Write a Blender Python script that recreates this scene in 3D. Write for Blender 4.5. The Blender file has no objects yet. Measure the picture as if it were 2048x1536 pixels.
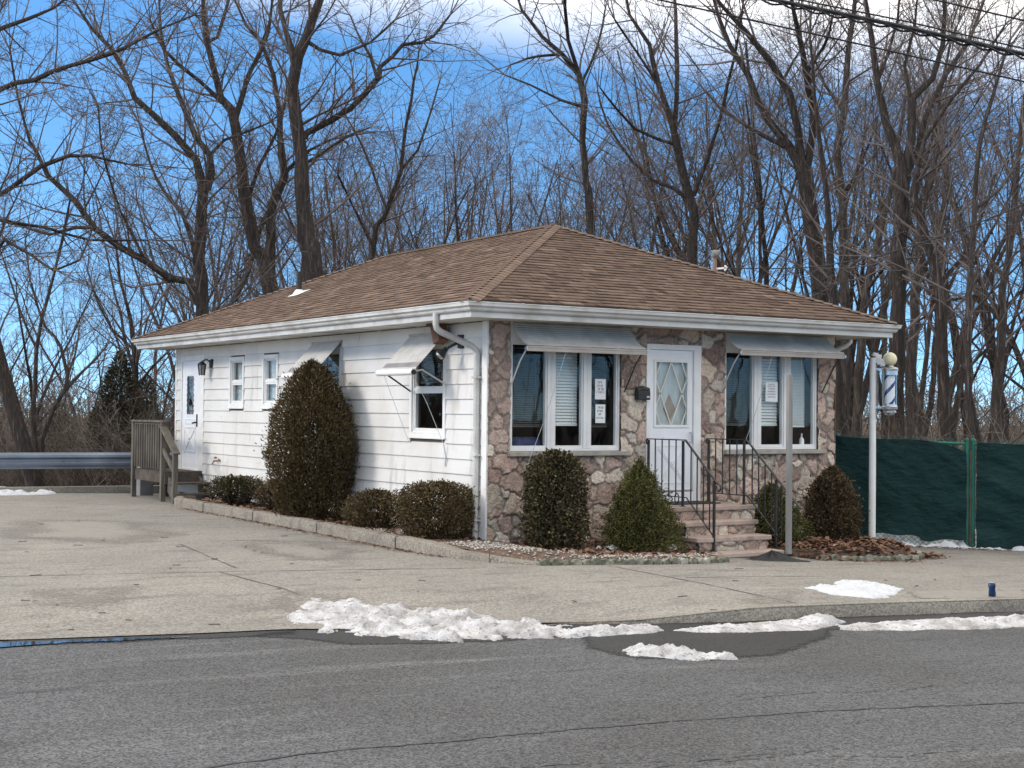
import bpy, math, random
import numpy as np
from mathutils import Vector
C = bpy.context.scene.collection
SC = bpy.context.scene
R = math.radians
# ------------------------------------------------------------------ camera
F = 2918.09; YAW = .56151; PIT = .0185; ROL = .00981
CAM = np.array([-9.8763, -16.3101, 1.7831])
DV = np.array([math.sin(YAW)*math.cos(PIT), math.cos(YAW)*math.cos(PIT), math.sin(PIT)])
_r = np.array([math.cos(YAW), -math.sin(YAW), 0]); _u = np.cross(_r, DV)
RV = _r*math.cos(ROL)+_u*math.sin(ROL); UV = -_r*math.sin(ROL)+_u*math.cos(ROL)
cam = bpy.data.cameras.new('camera'); co = bpy.data.objects.new('camera', cam); C.objects.link(co)
from mathutils import Matrix
co.matrix_world = Matrix([[RV[0], UV[0], -DV[0], CAM[0]], [RV[1], UV[1], -DV[1], CAM[1]], [RV[2], UV[2], -DV[2], CAM[2]], [0, 0, 0, 1]])
cam.sensor_width = 36; cam.lens = 36*F/2048; cam.clip_start = .1; cam.clip_end = 3000
SC.camera = co
# ------------------------------------------------------------------ light
SUN_AZ = R(-66); SUN_EL = R(30)         # azimuth from +Y towards +X
sun_from = Vector((math.sin(SUN_AZ)*math.cos(SUN_EL), math.cos(SUN_AZ)*math.cos(SUN_EL), math.sin(SUN_EL)))
sl = bpy.data.lights.new('sun', 'SUN'); sl.energy = 1.2; sl.angle = R(12); sl.color = (1, .92, .83)
so = bpy.data.objects.new('sun', sl); C.objects.link(so)
so.rotation_euler = sun_from.to_track_quat('Z', 'Y').to_euler()
W = bpy.data.worlds.new('World'); SC.world = W; W.use_nodes = True
wn = W.node_tree.nodes; wl = W.node_tree.links; wn.clear()
def N(nt, t, **k):
    n = nt.nodes.new(t)
    for a, b in k.items():
        if a.startswith('i_'): n.inputs[a[2:].replace('_', ' ')].default_value = b
        elif a[0] == 'n' and a[1:].isdigit(): n.inputs[int(a[1:])].default_value = b
        else: setattr(n, a, b)
    return n
nt = W.node_tree
tc = N(nt, 'ShaderNodeTexCoord')
mp = N(nt, 'ShaderNodeVectorMath', operation='MULTIPLY'); mp.inputs[1].default_value = (1, 1, 2.2)
ad = N(nt, 'ShaderNodeVectorMath', operation='ADD'); ad.inputs[1].default_value = (0, 0, .17)
nm = N(nt, 'ShaderNodeVectorMath', operation='NORMALIZE')
sky = N(nt, 'ShaderNodeTexSky', sky_type='NISHITA'); sky.sun_disc = False
sky.sun_elevation = SUN_EL; sky.sun_rotation = SUN_AZ; sky.air_density = 1.25; sky.dust_density = .5; sky.ozone_density = 2.0
hs = N(nt, 'ShaderNodeHueSaturation', i_Saturation=1.3, i_Value=1.5)
sep = N(nt, 'ShaderNodeSeparateXYZ')
mpc = N(nt, 'ShaderNodeMapping'); mpc.inputs['Scale'].default_value = (2.2, 2.2, 9)
nz = N(nt, 'ShaderNodeTexNoise', i_Scale=1.7, i_Detail=6, i_Roughness=.55)
mr = N(nt, 'ShaderNodeMapRange'); mr.inputs[1].default_value = .232; mr.inputs[2].default_value = .305   # elevation where the cloud deck starts; unseen overhead cover added to whiten the skylight
m1 = N(nt, 'ShaderNodeMapRange'); m1.inputs[1].default_value = .28; m1.inputs[2].default_value = .46
mul = N(nt, 'ShaderNodeMath', operation='MULTIPLY')
mix = N(nt, 'ShaderNodeMix', data_type='RGBA'); mix.inputs[7].default_value = (9.4, 9.0, 8.5, 1)
bg = N(nt, 'ShaderNodeBackground', i_Strength=.12); out = N(nt, 'ShaderNodeOutputWorld')
wl.new(tc.outputs['Generated'], mp.inputs[0]); wl.new(mp.outputs[0], ad.inputs[0]); wl.new(ad.outputs[0], nm.inputs[0]); wl.new(nm.outputs[0], sky.inputs['Vector'])
wl.new(sky.outputs[0], hs.inputs['Color']); wl.new(tc.outputs['Generated'], sep.inputs[0]); dt = N(nt, 'ShaderNodeVectorMath', operation='DOT_PRODUCT'); dt.inputs[1].default_value = (.102, -.064, 1.0); wl.new(tc.outputs['Generated'], dt.inputs[0]); wl.new(dt.outputs['Value'], mr.inputs[0])
wl.new(tc.outputs['Generated'], mpc.inputs[0]); wl.new(mpc.outputs[0], nz.inputs['Vector']); wl.new(nz.outputs[0], m1.inputs[0])
wl.new(mr.outputs[0], mul.inputs[0]); wl.new(m1.outputs[0], mul.inputs[1]); wl.new(mul.outputs[0], mix.inputs[0])
wl.new(hs.outputs[0], mix.inputs[6]); wl.new(mix.outputs[2], bg.inputs[0]); wl.new(bg.outputs[0], out.inputs[0])
SC.view_settings.view_transform = 'Standard'; SC.view_settings.look = 'None'; SC.view_settings.exposure = .76; SC.view_settings.gamma = 1
SC.render.engine = 'CYCLES'; SC.cycles.max_bounces = 6; SC.cycles.transparent_max_bounces = 12; SC.cycles.caustics_reflective = False; SC.cycles.caustics_refractive = False
# ------------------------------------------------------------------ pixel helpers (photo pixels 2048 x 1536)
def ray(x, y): return DV*F+RV*(x-1024)-UV*(y-768)
def at(x, y, D): return CAM+ray(x, y)/F*D
def G(x, y=0):
    x = np.minimum(x, 14.0)
    return -.018*((x+1)+np.sqrt((x+1)**2+4))+.05
ROAD = -.118
def hit(px, py, off=0.0):
    v = ray(px, py); z = 0.0
    for _ in range(30):
        q = CAM+v*((z-CAM[2])/v[2]); z = float(G(q[0]))+off
    return q
# ------------------------------------------------------------------ objects
ORG = {}
def thing(name, label, cat, loc=(0, 0, 0), group=None):
    o = bpy.data.objects.new(name, None); C.objects.link(o); o.location = loc; o.empty_display_size = .1
    o['label'] = label; o['category'] = cat
    if group: o['group'] = group
    ORG[o] = Vector(loc); return o
def tag(o, label, cat, group=None, kind=None):
    if label: o['label'] = label
    if cat: o['category'] = cat
    if group: o['group'] = group
    if kind: o['kind'] = kind
    return o
def link(name, me, parent=None):
    o = bpy.data.objects.new(name, me); C.objects.link(o)
    if parent is not None: o.parent = parent
    ORG[o] = ORG.get(parent, Vector((0, 0, 0))); return o
def org(parent): return np.array(ORG.get(parent, Vector((0, 0, 0))))
class MB:
    def __init__(s): s.v = []; s.f = []; s.m = []; s.cur = 0
    def face(s, pts):
        b = len(s.v); s.v += [tuple(p) for p in pts]; s.f.append(tuple(range(b, b+len(pts)))); s.m.append(s.cur)
    def hexa(s, c):
        b = len(s.v); s.v += [tuple(p) for p in c]
        for q in ((0, 3, 2, 1), (4, 5, 6, 7), (0, 1, 5, 4), (1, 2, 6, 5), (2, 3, 7, 6), (3, 0, 4, 7)):
            s.f.append(tuple(b+i for i in q)); s.m.append(s.cur)
    def box(s, x0, x1, y0, y1, z0, z1):
        s.hexa([(x0, y0, z0), (x1, y0, z0), (x1, y1, z0), (x0, y1, z0), (x0, y0, z1), (x1, y0, z1), (x1, y1, z1), (x0, y1, z1)])
    def pbox(s, mp, u0, u1, v0, v1, w0, w1):
        s.hexa([mp(u0, v0, w0), mp(u1, v0, w0), mp(u1, v0, w1), mp(u0, v0, w1), mp(u0, v1, w0), mp(u1, v1, w0), mp(u1, v1, w1), mp(u0, v1, w1)])
    def bar(s, a, b, w, h, up=(0, 0, 1)):
        a = Vector(a); b = Vector(b); d = (b-a).normalized(); u = Vector(up)
        x = d.cross(u)
        if x.length < 1e-4: x = d.cross(Vector((1, 0, 0)))
        x.normalize(); z = x.cross(d).normalized(); x *= w/2; z *= h/2
        s.hexa([a-x-z, a+x-z, b+x-z, b-x-z, a-x+z, a+x+z, b+x+z, b-x+z])
    def tube(s, pts, r, n=8, caps=True):
        pts = [Vector(p) for p in pts]; rr = r if isinstance(r, (list, tuple)) else [r]*len(pts)
        b = len(s.v); prev = None
        for i, p in enumerate(pts):
            d = (pts[min(i+1, len(pts)-1)]-pts[max(i-1, 0)]).normalized()
            if prev is None:
                x = d.cross(Vector((0, 0, 1)))
                if x.length < .05: x = d.cross(Vector((1, 0, 0)))
            else: x = prev-d*prev.dot(d)
            x.normalize(); prev = x; y = d.cross(x)
            for k in range(n):
                a = 2*math.pi*k/n; s.v.append(tuple(p+(x*math.cos(a)+y*math.sin(a))*rr[i]))
        for i in range(len(pts)-1):
            for k in range(n):
                s.f.append((b+i*n+k, b+i*n+(k+1) % n, b+(i+1)*n+(k+1) % n, b+(i+1)*n+k)); s.m.append(s.cur)
        if caps:
            s.f.append(tuple(b+k for k in range(n))[::-1]); s.m.append(s.cur)
            e = b+(len(pts)-1)*n; s.f.append(tuple(e+k for k in range(n))); s.m.append(s.cur)
    def lathe(s, c, prof, n=24):
        b = len(s.v)
        for r, z in prof:
            for k in range(n):
                a = 2*math.pi*k/n; s.v.append((c[0]+r*math.cos(a), c[1]+r*math.sin(a), c[2]+z))
        for i in range(len(prof)-1):
            for k in range(n):
                s.f.append((b+i*n+k, b+i*n+(k+1) % n, b+(i+1)*n+(k+1) % n, b+(i+1)*n+k)); s.m.append(s.cur)
    def pane(s, mp, u0, u1, v0, v1, w): s.face([mp(u0, v0, w), mp(u1, v0, w), mp(u1, v1, w), mp(u0, v1, w)])
    def prism(s, a, b):
        n = len(a); o = len(s.v); s.v += [tuple(p) for p in a]+[tuple(p) for p in b]
        s.f.append(tuple(range(o, o+n))[::-1]); s.m.append(s.cur); s.f.append(tuple(range(o+n, o+2*n))); s.m.append(s.cur)
        for i in range(n):
            j = (i+1) % n; s.f.append((o+i, o+j, o+n+j, o+n+i)); s.m.append(s.cur)
    def build(s, name, mats, parent=None, smooth=False, bevel=0, label=None):
        o3 = ORG.get(parent, Vector((0, 0, 0)))
        me = bpy.data.meshes.new(name); me.from_pydata([(v[0]-o3.x, v[1]-o3.y, v[2]-o3.z) for v in s.v], [], s.f)
        for m in (mats if isinstance(mats, (list, tuple)) else [mats]): me.materials.append(m)
        if s.cur or any(s.m): me.polygons.foreach_set('material_index', s.m)
        if smooth: me.polygons.foreach_set('use_smooth', [True]*len(s.f))
        me.update(); o = link(name, me, parent)
        if smooth:
            import bmesh
            bm = bmesh.new(); bm.from_mesh(me)
            bmesh.ops.recalc_face_normals(bm, faces=bm.faces)
            for e in bm.edges:
                if len(e.link_faces) == 2 and e.calc_face_angle(0) > .7: e.smooth = False
            bm.to_mesh(me); bm.free()
        if bevel:
            m = o.modifiers.new('bevel', 'BEVEL'); m.width = bevel; m.segments = 2; m.limit_method = 'ANGLE'
        if label: o['label'] = label
        return o
def mesh_np(name, V, Fc, mats, parent=None, tint=None, col=None, smooth=False, mi=None):
    """V (n,3), Fc (m,k) arrays; tint: float per face; col: (n,3) per vertex"""
    V = np.asarray(V, np.float32)-org(parent).astype(np.float32); Fc = np.asarray(Fc, np.int32)
    me = bpy.data.meshes.new(name); n, (m, k) = len(V), Fc.shape
    me.vertices.add(n); me.vertices.foreach_set('co', V.ravel())
    me.loops.add(m*k); me.loops.foreach_set('vertex_index', Fc.ravel())
    me.polygons.add(m); me.polygons.foreach_set('loop_start', np.arange(0, m*k, k, dtype=np.int32))
    if smooth: me.polygons.foreach_set('use_smooth', np.ones(m, bool))
    for q in (mats if isinstance(mats, (list, tuple)) else [mats]): me.materials.append(q)
    if mi is not None: me.polygons.foreach_set('material_index', np.asarray(mi, np.int32))
    me.update(calc_edges=True)
    if tint is not None:
        a = me.attributes.new('tint', 'FLOAT', 'FACE'); a.data.foreach_set('value', np.asarray(tint, np.float32))
    if col is not None:
        a = me.attributes.new('col', 'FLOAT_COLOR', 'POINT'); a.data.foreach_set('color', np.c_[col, np.ones(n)].astype(np.float32).ravel())
    return link(name, me, parent)
def dup(root, loc, rotz=0, scale=1, label=None):
    r = root.copy(); C.objects.link(r); r.location = loc; r.rotation_euler = (0, 0, rotz)
    r.scale = scale if isinstance(scale, (tuple, list)) else (scale,)*3
    if label: r['label'] = label
    for ch in list(root.children):
        c = ch.copy(); C.objects.link(c); c.parent = r
    return r
# ------------------------------------------------------------------ noise
_rs = np.random.RandomState(5); _P = _rs.rand(256, 256)
def vnoise(x, y):
    xi = np.floor(x).astype(int); yi = np.floor(y).astype(int); fx = x-xi; fy = y-yi
    fx = fx*fx*(3-2*fx); fy = fy*fy*(3-2*fy); g = lambda a, b: _P[a % 256, b % 256]
    return (g(xi, yi)*(1-fx)+g(xi+1, yi)*fx)*(1-fy)+(g(xi, yi+1)*(1-fx)+g(xi+1, yi+1)*fx)*fy
def fbm(x, y, o=4):
    s = 0; a = .5; t = 0
    for i in range(o): s = s+a*vnoise(x*2**i+17.3*i, y*2**i+9.1*i); t += a; a *= .5
    return s/t
def sstep(a, b, x): t = np.clip((x-a)/(b-a), 0, 1); return t*t*(3-2*t)
# ------------------------------------------------------------------ materials
def newmat(name):
    m = bpy.data.materials.new(name); m.use_nodes = True; nt = m.node_tree; nt.nodes.clear()
    o = N(nt, 'ShaderNodeOutputMaterial'); p = N(nt, 'ShaderNodeBsdfPrincipled'); nt.links.new(p.outputs[0], o.inputs[0]); return m, nt, p, o
def L(nt, a, b): nt.links.new(a, b)
def noise_fac(nt, co, scale, lo=.35, hi=.65, detail=5, stretch=None, rough=.55):
    src = co
    if stretch:
        mp = N(nt, 'ShaderNodeMapping'); mp.inputs['Scale'].default_value = stretch; L(nt, co, mp.inputs[0]); src = mp.outputs[0]
    n = N(nt, 'ShaderNodeTexNoise', i_Scale=scale, i_Detail=detail, i_Roughness=rough); L(nt, src, n.inputs['Vector'])
    r = N(nt, 'ShaderNodeMapRange'); r.inputs[1].default_value = lo; r.inputs[2].default_value = hi; L(nt, n.outputs[0], r.inputs[0]); return r.outputs[0]
def mixc(nt, fac, a, b, mode='MIX'):
    m = N(nt, 'ShaderNodeMix', data_type='RGBA', blend_type=mode)
    if isinstance(fac, (int, float)): m.inputs[0].default_value = fac
    else: L(nt, fac, m.inputs[0])
    for i, c in ((6, a), (7, b)):
        if isinstance(c, (tuple, list)): m.inputs[i].default_value = (*c[:3], 1)
        else: L(nt, c, m.inputs[i])
    return m.outputs[2]
def bump(nt, p, h, strength, dist=.01):
    b = N(nt, 'ShaderNodeBump', i_Strength=strength, i_Distance=dist); L(nt, h, b.inputs['Height']); L(nt, b.outputs[0], p.inputs['Normal'])
def pos(nt): return N(nt, 'ShaderNodeNewGeometry').outputs['Position']
def objc(nt): return N(nt, 'ShaderNodeTexCoord').outputs['Object']
def mat(name, c1, c2=None, scale=6, rough=.6, metal=0, stretch=None, lo=.35, hi=.65, bmp=0, bscale=60, c3=None, s3=1.2, spec=.4, obj=False):
    m, nt, p, o = newmat(name); co = objc(nt) if obj else pos(nt)
    p.inputs['Roughness'].default_value = rough; p.inputs['Metallic'].default_value = metal; p.inputs['Specular IOR Level'].default_value = spec
    c2 = c2 or tuple(x*.8 for x in c1)
    col = mixc(nt, noise_fac(nt, co, scale, lo, hi, stretch=stretch), c1, c2)
    if c3: col = mixc(nt, noise_fac(nt, co, s3, .5, .68), col, c3)
    L(nt, col, p.inputs['Base Color'])
    if bmp: bump(nt, p, noise_fac(nt, co, bscale, .2, .8, stretch=stretch), bmp)
    return m
def tintmat(name, stops, rough=.6, extra=.25, spec=.10):
    m, nt, p, o = newmat(name); a = N(nt, 'ShaderNodeAttribute', attribute_name='tint'); r = N(nt, 'ShaderNodeValToRGB')
    e = r.color_ramp.elements
    for i, (t, c) in enumerate(stops):
        x = e[i] if i < 2 else e.new(t)
        x.position = t; x.color = (*c, 1)
    L(nt, a.outputs['Fac'], r.inputs[0]); co = objc(nt)
    col = mixc(nt, noise_fac(nt, co, 9, .3, .7), r.outputs[0], mixc(nt, 1.0, r.outputs[0], (1-extra,)*3, 'MULTIPLY')); L(nt, col, p.inputs['Base Color'])
    p.inputs['Roughness'].default_value = rough; p.inputs['Specular IOR Level'].default_value = spec; return m
# concrete
def concrete(name, c1, c2, c3, grain):
    m, nt, p, o = newmat(name); co = pos(nt)
    col = mixc(nt, noise_fac(nt, co, .5, .35, .65, 4), c1, c2)
    col = mixc(nt, noise_fac(nt, co, 2.3, .52, .72, 5, stretch=(.5, 1.6, 1)), col, c3)
    v = N(nt, 'ShaderNodeTexVoronoi', i_Scale=grain); L(nt, co, v.inputs['Vector'])
    s = N(nt, 'ShaderNodeSeparateColor'); L(nt, v.outputs['Color'], s.inputs[0])
    r = N(nt, 'ShaderNodeMapRange'); r.inputs[3].default_value = .62; r.inputs[4].default_value = 1.28; L(nt, s.outputs[0], r.inputs[0])
    c = N(nt, 'ShaderNodeCombineColor')
    for i in range(3): L(nt, r.outputs[0], c.inputs[i])
    col = mixc(nt, 1.0, col, c.outputs[0], 'MULTIPLY')
    n2 = noise_fac(nt, co, grain*.4, .3, .7, 3); col = mixc(nt, n2, col, mixc(nt, 1.0, col, (.8, .79, .78), 'MULTIPLY'))
    L(nt, col, p.inputs['Base Color']); p.inputs['Roughness'].default_value = .85; p.inputs['Specular IOR Level'].default_value = .25
    bump(nt, p, v.outputs['Distance'], .35, .006); return m
M = {}
M['lot'] = concrete('lot_concrete', (.290, .275, .246), (.237, .226, .204), (.178, .170, .155), 62)
M['walk'] = concrete('kerb_concrete', (.30, .28, .24), (.22, .205, .18), (.13, .12, .11), 70)
M['bedkerb'] = concrete('bed_kerb_concrete', (.275, .25, .21), (.22, .20, .17), (.15, .137, .12), 70)
def asphalt(name='asphalt', k=1.0, wet=False):
    m, nt, p, o = newmat(name); co = pos(nt)
    col = mixc(nt, noise_fac(nt, co, .35, .35, .65, 4), (.088, .086, .083), (.118, .119, .120))
    ro = N(nt, 'ShaderNodeMapping'); ro.inputs['Rotation'].default_value = (0, 0, R(8)); L(nt, co, ro.inputs[0])
    col = mixc(nt, noise_fac(nt, ro.outputs[0], 1.0, .55, .75, 6, stretch=(.22, 2.2, 1)), col, (.175, .172, .167))
    col = mixc(nt, noise_fac(nt, ro.outputs[0], 2.2, .60, .70, 6, stretch=(.35, 1.6, 1)), col, (.074, .074, .074))
    v = N(nt, 'ShaderNodeTexVoronoi', i_Scale=75); L(nt, co, v.inputs['Vector'])
    s = N(nt, 'ShaderNodeSeparateColor'); L(nt, v.outputs['Color'], s.inputs[0])
    r = N(nt, 'ShaderNodeMapRange'); r.inputs[3].default_value = .45; r.inputs[4].default_value = 1.55; L(nt, s.outputs[1], r.inputs[0])
    c = N(nt, 'ShaderNodeCombineColor')
    for i in range(3): L(nt, r.outputs[0], c.inputs[i])
    col = mixc(nt, 1.0, col, c.outputs[0], 'MULTIPLY'); col = mixc(nt, 1.0, col, (.79*k, .805*k, .83*k), 'MULTIPLY'); L(nt, col, p.inputs['Base Color'])
    p.inputs['Roughness'].default_value = .62 if wet else .85; p.inputs['Specular IOR Level'].default_value = .25; bump(nt, p, v.outputs['Distance'], .5, .008)
    if wet: feather(nt, p, o)
    return m
def feather(nt, p, o):
    """thin, speckled rim of a wet or dirty patch: bare ground shows through where the patch peters out"""
    a = N(nt, 'ShaderNodeAttribute', attribute_name='rim'); n = N(nt, 'ShaderNodeTexNoise', i_Scale=26, i_Detail=6); L(nt, pos(nt), n.inputs['Vector'])
    s = N(nt, 'ShaderNodeMath', operation='SUBTRACT'); L(nt, a.outputs['Fac'], s.inputs[0]); q = N(nt, 'ShaderNodeMath', operation='MULTIPLY_ADD'); q.inputs[1].default_value = 1.6; q.inputs[2].default_value = -.5; L(nt, n.outputs[0], q.inputs[0]); L(nt, q.outputs[0], s.inputs[1])
    r = N(nt, 'ShaderNodeMapRange'); r.inputs[1].default_value = -.25; r.inputs[2].default_value = .35; L(nt, s.outputs[0], r.inputs[0])
    t = N(nt, 'ShaderNodeBsdfTransparent'); x = N(nt, 'ShaderNodeMixShader'); L(nt, r.outputs[0], x.inputs[0]); L(nt, t.outputs[0], x.inputs[1]); L(nt, p.outputs[0], x.inputs[2]); L(nt, x.outputs[0], o.inputs[0])
M['asphalt'] = asphalt()
M['wet'] = asphalt('wet_asphalt', .33, True)
M['crack'] = mat('crack_tar', (.035, .036, .045), (.06, .06, .07), 30, .8)
M['stain'] = mat('concrete_stain', (.205, .192, .17), (.245, .23, .203), 9, .9)
_nt = M['stain'].node_tree; feather(_nt, [q for q in _nt.nodes if q.type == 'BSDF_PRINCIPLED'][0], [q for q in _nt.nodes if q.type == 'OUTPUT_MATERIAL'][0])
M['joint'] = mat('joint_dirt', (.075, .068, .06), (.12, .11, .095), 9, .9)
M['puddle'] = mat('puddle_water', (.03, .035, .04), (.04, .045, .05), 3, .03, spec=.6)
M['soil'] = mat('bed_soil', (.10, .068, .05), (.15, .10, .075), 14, .95, bmp=.6, bscale=40)
M['forest'] = mat('forest_floor', (.10, .078, .06), (.15, .118, .092), 1.5, .95, bmp=.5, bscale=12, c3=(.2, .17, .14), s3=.4)
def snowmat():
    m, nt, p, o = newmat('snow'); co = pos(nt)
    col = mixc(nt, noise_fac(nt, co, 5, .42, .66, 6), (.52, .52, .53), (.28, .27, .26))
    col = mixc(nt, noise_fac(nt, co, 18, .55, .68, 6, stretch=(1, 1, 2)), col, (.20, .19, .18))
    col = mixc(nt, noise_fac(nt, co, 60, .60, .70, 4), col, (.11, .10, .095)); L(nt, col, p.inputs['Base Color'])
    p.inputs['Roughness'].default_value = .7; bump(nt, p, noise_fac(nt, co, 45, .2, .8, 5), .5, .02); return m
M['snow'] = snowmat()
M['snowclean'] = mat('snow_clean', (.56, .58, .61), (.47, .485, .51), 7, .7, bmp=.8, bscale=22)
def sidingmat():
    m, nt, p, o = newmat('white_siding'); co = pos(nt)
    col = mixc(nt, noise_fac(nt, co, 1.1, .42, .72, 5), (.70, .69, .665), (.58, .565, .53))
    col = mixc(nt, noise_fac(nt, co, 2.0, .58, .76, 6, stretch=(1, 2.2, .35)), col, (.46, .445, .41))
    col = mixc(nt, noise_fac(nt, co, 9, .66, .76, 6, stretch=(1, .5, 2.5)), col, (.5, .47, .42)); L(nt, col, p.inputs['Base Color'])
    p.inputs['Roughness'].default_value = .55; bump(nt, p, noise_fac(nt, co, 30, .2, .8, 4, stretch=(1, .08, 1)), .12, .004); return m
M['siding'] = sidingmat()
M['white'] = mat('white_paint', (.80, .80, .79), (.70, .695, .67), 2.5, .45)
M['gutter'] = mat('gutter_enamel', (.62, .62, .60), (.50, .49, .465), 1.6, .4, stretch=(1, 1, 2.5), c3=(.42, .40, .36), s3=2.6)
M['soffit'] = mat('soffit_panel', (.66, .65, .62), (.52, .51, .48), 1.2, .6)
M['door'] = mat('door_enamel', (.80, .82, .85), (.74, .76, .79), 3, .4)
M['stone'] = None
def stonemat():
    m, nt, p, o = newmat('field_stone'); co = pos(nt); a = N(nt, 'ShaderNodeAttribute', attribute_name='col')
    col = mixc(nt, noise_fac(nt, co, 22, .42, .72, 7), a.outputs['Color'], mixc(nt, 1.0, a.outputs['Color'], (.62, .57, .55), 'MULTIPLY'))
    col = mixc(nt, noise_fac(nt, co, 15, .56, .74, 6, stretch=(1.6, 1, .8)), col, mixc(nt, .55, a.outputs['Color'], (.56, .50, .43)))
    L(nt, col, p.inputs['Base Color']); p.inputs['Roughness'].default_value = .85; bump(nt, p, noise_fac(nt, co, 40, .2, .8, 7), .8, .02); return m
M['stone'] = stonemat()
M['slab'] = mat('tread_slab', (.37, .27, .23), (.44, .36, .31), 9, .8, bmp=.4, bscale=60, c3=(.25, .2, .175), s3=3)
M['sill'] = mat('sill_slab', (.40, .37, .32), (.30, .275, .24), 8, .85, bmp=.3, bscale=50)
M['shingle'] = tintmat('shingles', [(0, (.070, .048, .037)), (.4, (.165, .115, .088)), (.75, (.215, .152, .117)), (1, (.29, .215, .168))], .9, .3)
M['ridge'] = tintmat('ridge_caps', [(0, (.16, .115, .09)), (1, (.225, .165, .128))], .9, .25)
M['dripedge'] = mat('drip_edge', (.06, .05, .045), None, 5, .7)  # dark brown strip along the eaves under the first shingle course
M['alu'] = mat('awning_aluminium', (.56, .55, .525), (.45, .44, .42), 3, .65, c3=(.42, .41, .38), s3=3.5)
M['alubrown'] = mat('awning_bar', (.34, .30, .27), (.42, .39, .36), 4, .5)
M['aludark'] = mat('awning_band', (.20, .19, .19), (.28, .27, .27), 4, .5)
M['steel'] = mat('galvanised_steel', (.21, .25, .31), (.15, .18, .225), 3, .5, .4, c3=(.28, .32, .37), s3=1.5)
M['chrome'] = mat('chrome', (.62, .62, .62), (.5, .5, .5), 20, .28, .9)
M['black'] = mat('black_iron', (.014, .014, .016), (.03, .03, .032), 25, .45)
M['blackpl'] = mat('black_plastic', (.015, .015, .015), (.03, .03, .03), 25, .5)
M['wood'] = mat('weathered_deck', (.165, .145, .12), (.085, .075, .064), 9, .9, stretch=(1, 1, .2), bmp=.5, bscale=50)
M['wooddark'] = mat('old_step_wood', (.12, .098, .08), (.065, .054, .045), 7, .9, bmp=.4, bscale=40)
M['boxwood'] = mat('red_brown_wood', (.20, .095, .06), (.12, .06, .04), 9, .7)
M['postgrey'] = mat('bleached_post', (.27, .265, .255), (.19, .185, .18), 8, .85, stretch=(1, 1, .2), bmp=.4)
M['polewhite'] = mat('pole_enamel', (.80, .80, .78), (.74, .735, .71), 5, .4)
M['globe'] = mat('globe_cream', (.80, .74, .50), (.76, .70, .46), 3, .25)
M['navy'] = mat('stripe_blue', (.012, .02, .16), None, 5, .3)
M['stripe'] = mat('stripe_white', (.82, .83, .86), (.78, .79, .82), 5, .3)
M['red'] = mat('flag_red', (.42, .05, .05), None, 8, .8); M['fnavy'] = mat('flag_navy', (.03, .045, .13), None, 8, .8); M['fwhite'] = mat('flag_white', (.75, .74, .72), None, 8, .8)
def screenmat():
    m, nt, p, o = newmat('green_screen'); co = pos(nt)
    col = mixc(nt, noise_fac(nt, co, 1.5, .35, .65, 5), (.004, .022, .022), (.007, .032, .031))
    col = mixc(nt, noise_fac(nt, co, 6, .6, .75, 5, stretch=(1, 1, 3)), col, (.011, .040, .039)); L(nt, col, p.inputs['Base Color'])
    p.inputs['Roughness'].default_value = .75; p.inputs['Specular IOR Level'].default_value = .2; bump(nt, p, noise_fac(nt, co, 5, .2, .8, 5, stretch=(1, 1, 2.2)), .6, .05); return m
M['screen'] = screenmat()
M['green'] = mat('green_vinyl', (.012, .16, .105), (.02, .11, .08), 9, .5, c3=(.04, .06, .05), s3=3)
def barkmat(name, c1, c2, c3):
    m, nt, p, o = newmat(name); co = pos(nt)
    col = mixc(nt, noise_fac(nt, co, 3, .35, .65, 5, stretch=(1, 1, .5)), c1, c2)
    f = noise_fac(nt, co, 16, .42, .62, 6, stretch=(1, 1, .16), rough=.65); col = mixc(nt, f, c3, col)
    L(nt, col, p.inputs['Base Color']); p.inputs['Roughness'].default_value = .95; p.inputs['Specular IOR Level'].default_value = .15; bump(nt, p, f, 1.0, .05); return m
M['bark'] = barkmat('grey_brown_bark', (.138, .115, .101), (.095, .079, .070), (.050, .042, .038)); M['barkl'] = barkmat('pale_bark', (.175, .150, .132), (.122, .103, .090), (.060, .050, .045))
M['bark_old'] = mat('grey_brown_bark', (.082, .064, .055), (.038, .030, .027), 5, .95, stretch=(1.6, 1.6, .45), bmp=1.0, bscale=9, obj=False)
M['bark_old2'] = mat('pale_bark', (.125, .102, .088), (.066, .053, .046), 5, .95)
M['twig'] = mat('twig_bark', (.140, .115, .105), (.098, .081, .075), 3, .9)
M['twigr'] = mat('reddish_twigs', (.160, .120, .102), (.112, .084, .073), 3, .9)
M['brush'] = tintmat('brush_stems', [(0, (.085, .070, .060)), (.6, (.165, .138, .118)), (1, (.29, .25, .22))], .95)
M['yew'] = tintmat('yew_foliage', [(0, (.036, .027, .013)), (.45, (.108, .080, .038)), (.8, (.17, .122, .064)), (1, (.24, .16, .085))], .7)
M['box'] = tintmat('boxwood_foliage', [(0, (.026, .026, .013)), (.45, (.075, .066, .034)), (.75, (.15, .118, .066)), (1, (.20, .145, .09))], .6)
M['brownbox'] = tintmat('bronzed_foliage', [(0, (.036, .027, .015)), (.45, (.115, .083, .046)), (.8, (.18, .13, .076)), (1, (.25, .178, .105))], .65)
M['spruce'] = tintmat('spruce_foliage', [(0, (.022, .025, .009)), (.45, (.100, .102, .034)), (.85, (.185, .175, .066)), (1, (.25, .22, .09))], .7)
M['cedar'] = tintmat('cedar_foliage', [(0, (.035, .034, .022)), (.5, (.085, .078, .050)), (1, (.17, .14, .095))], .8)
M['leaf'] = tintmat('dead_leaves', [(0, (.10, .05, .033)), (.5, (.21, .12, .08)), (.85, (.33, .22, .155)), (1, (.46, .35, .26))], .85)
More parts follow.
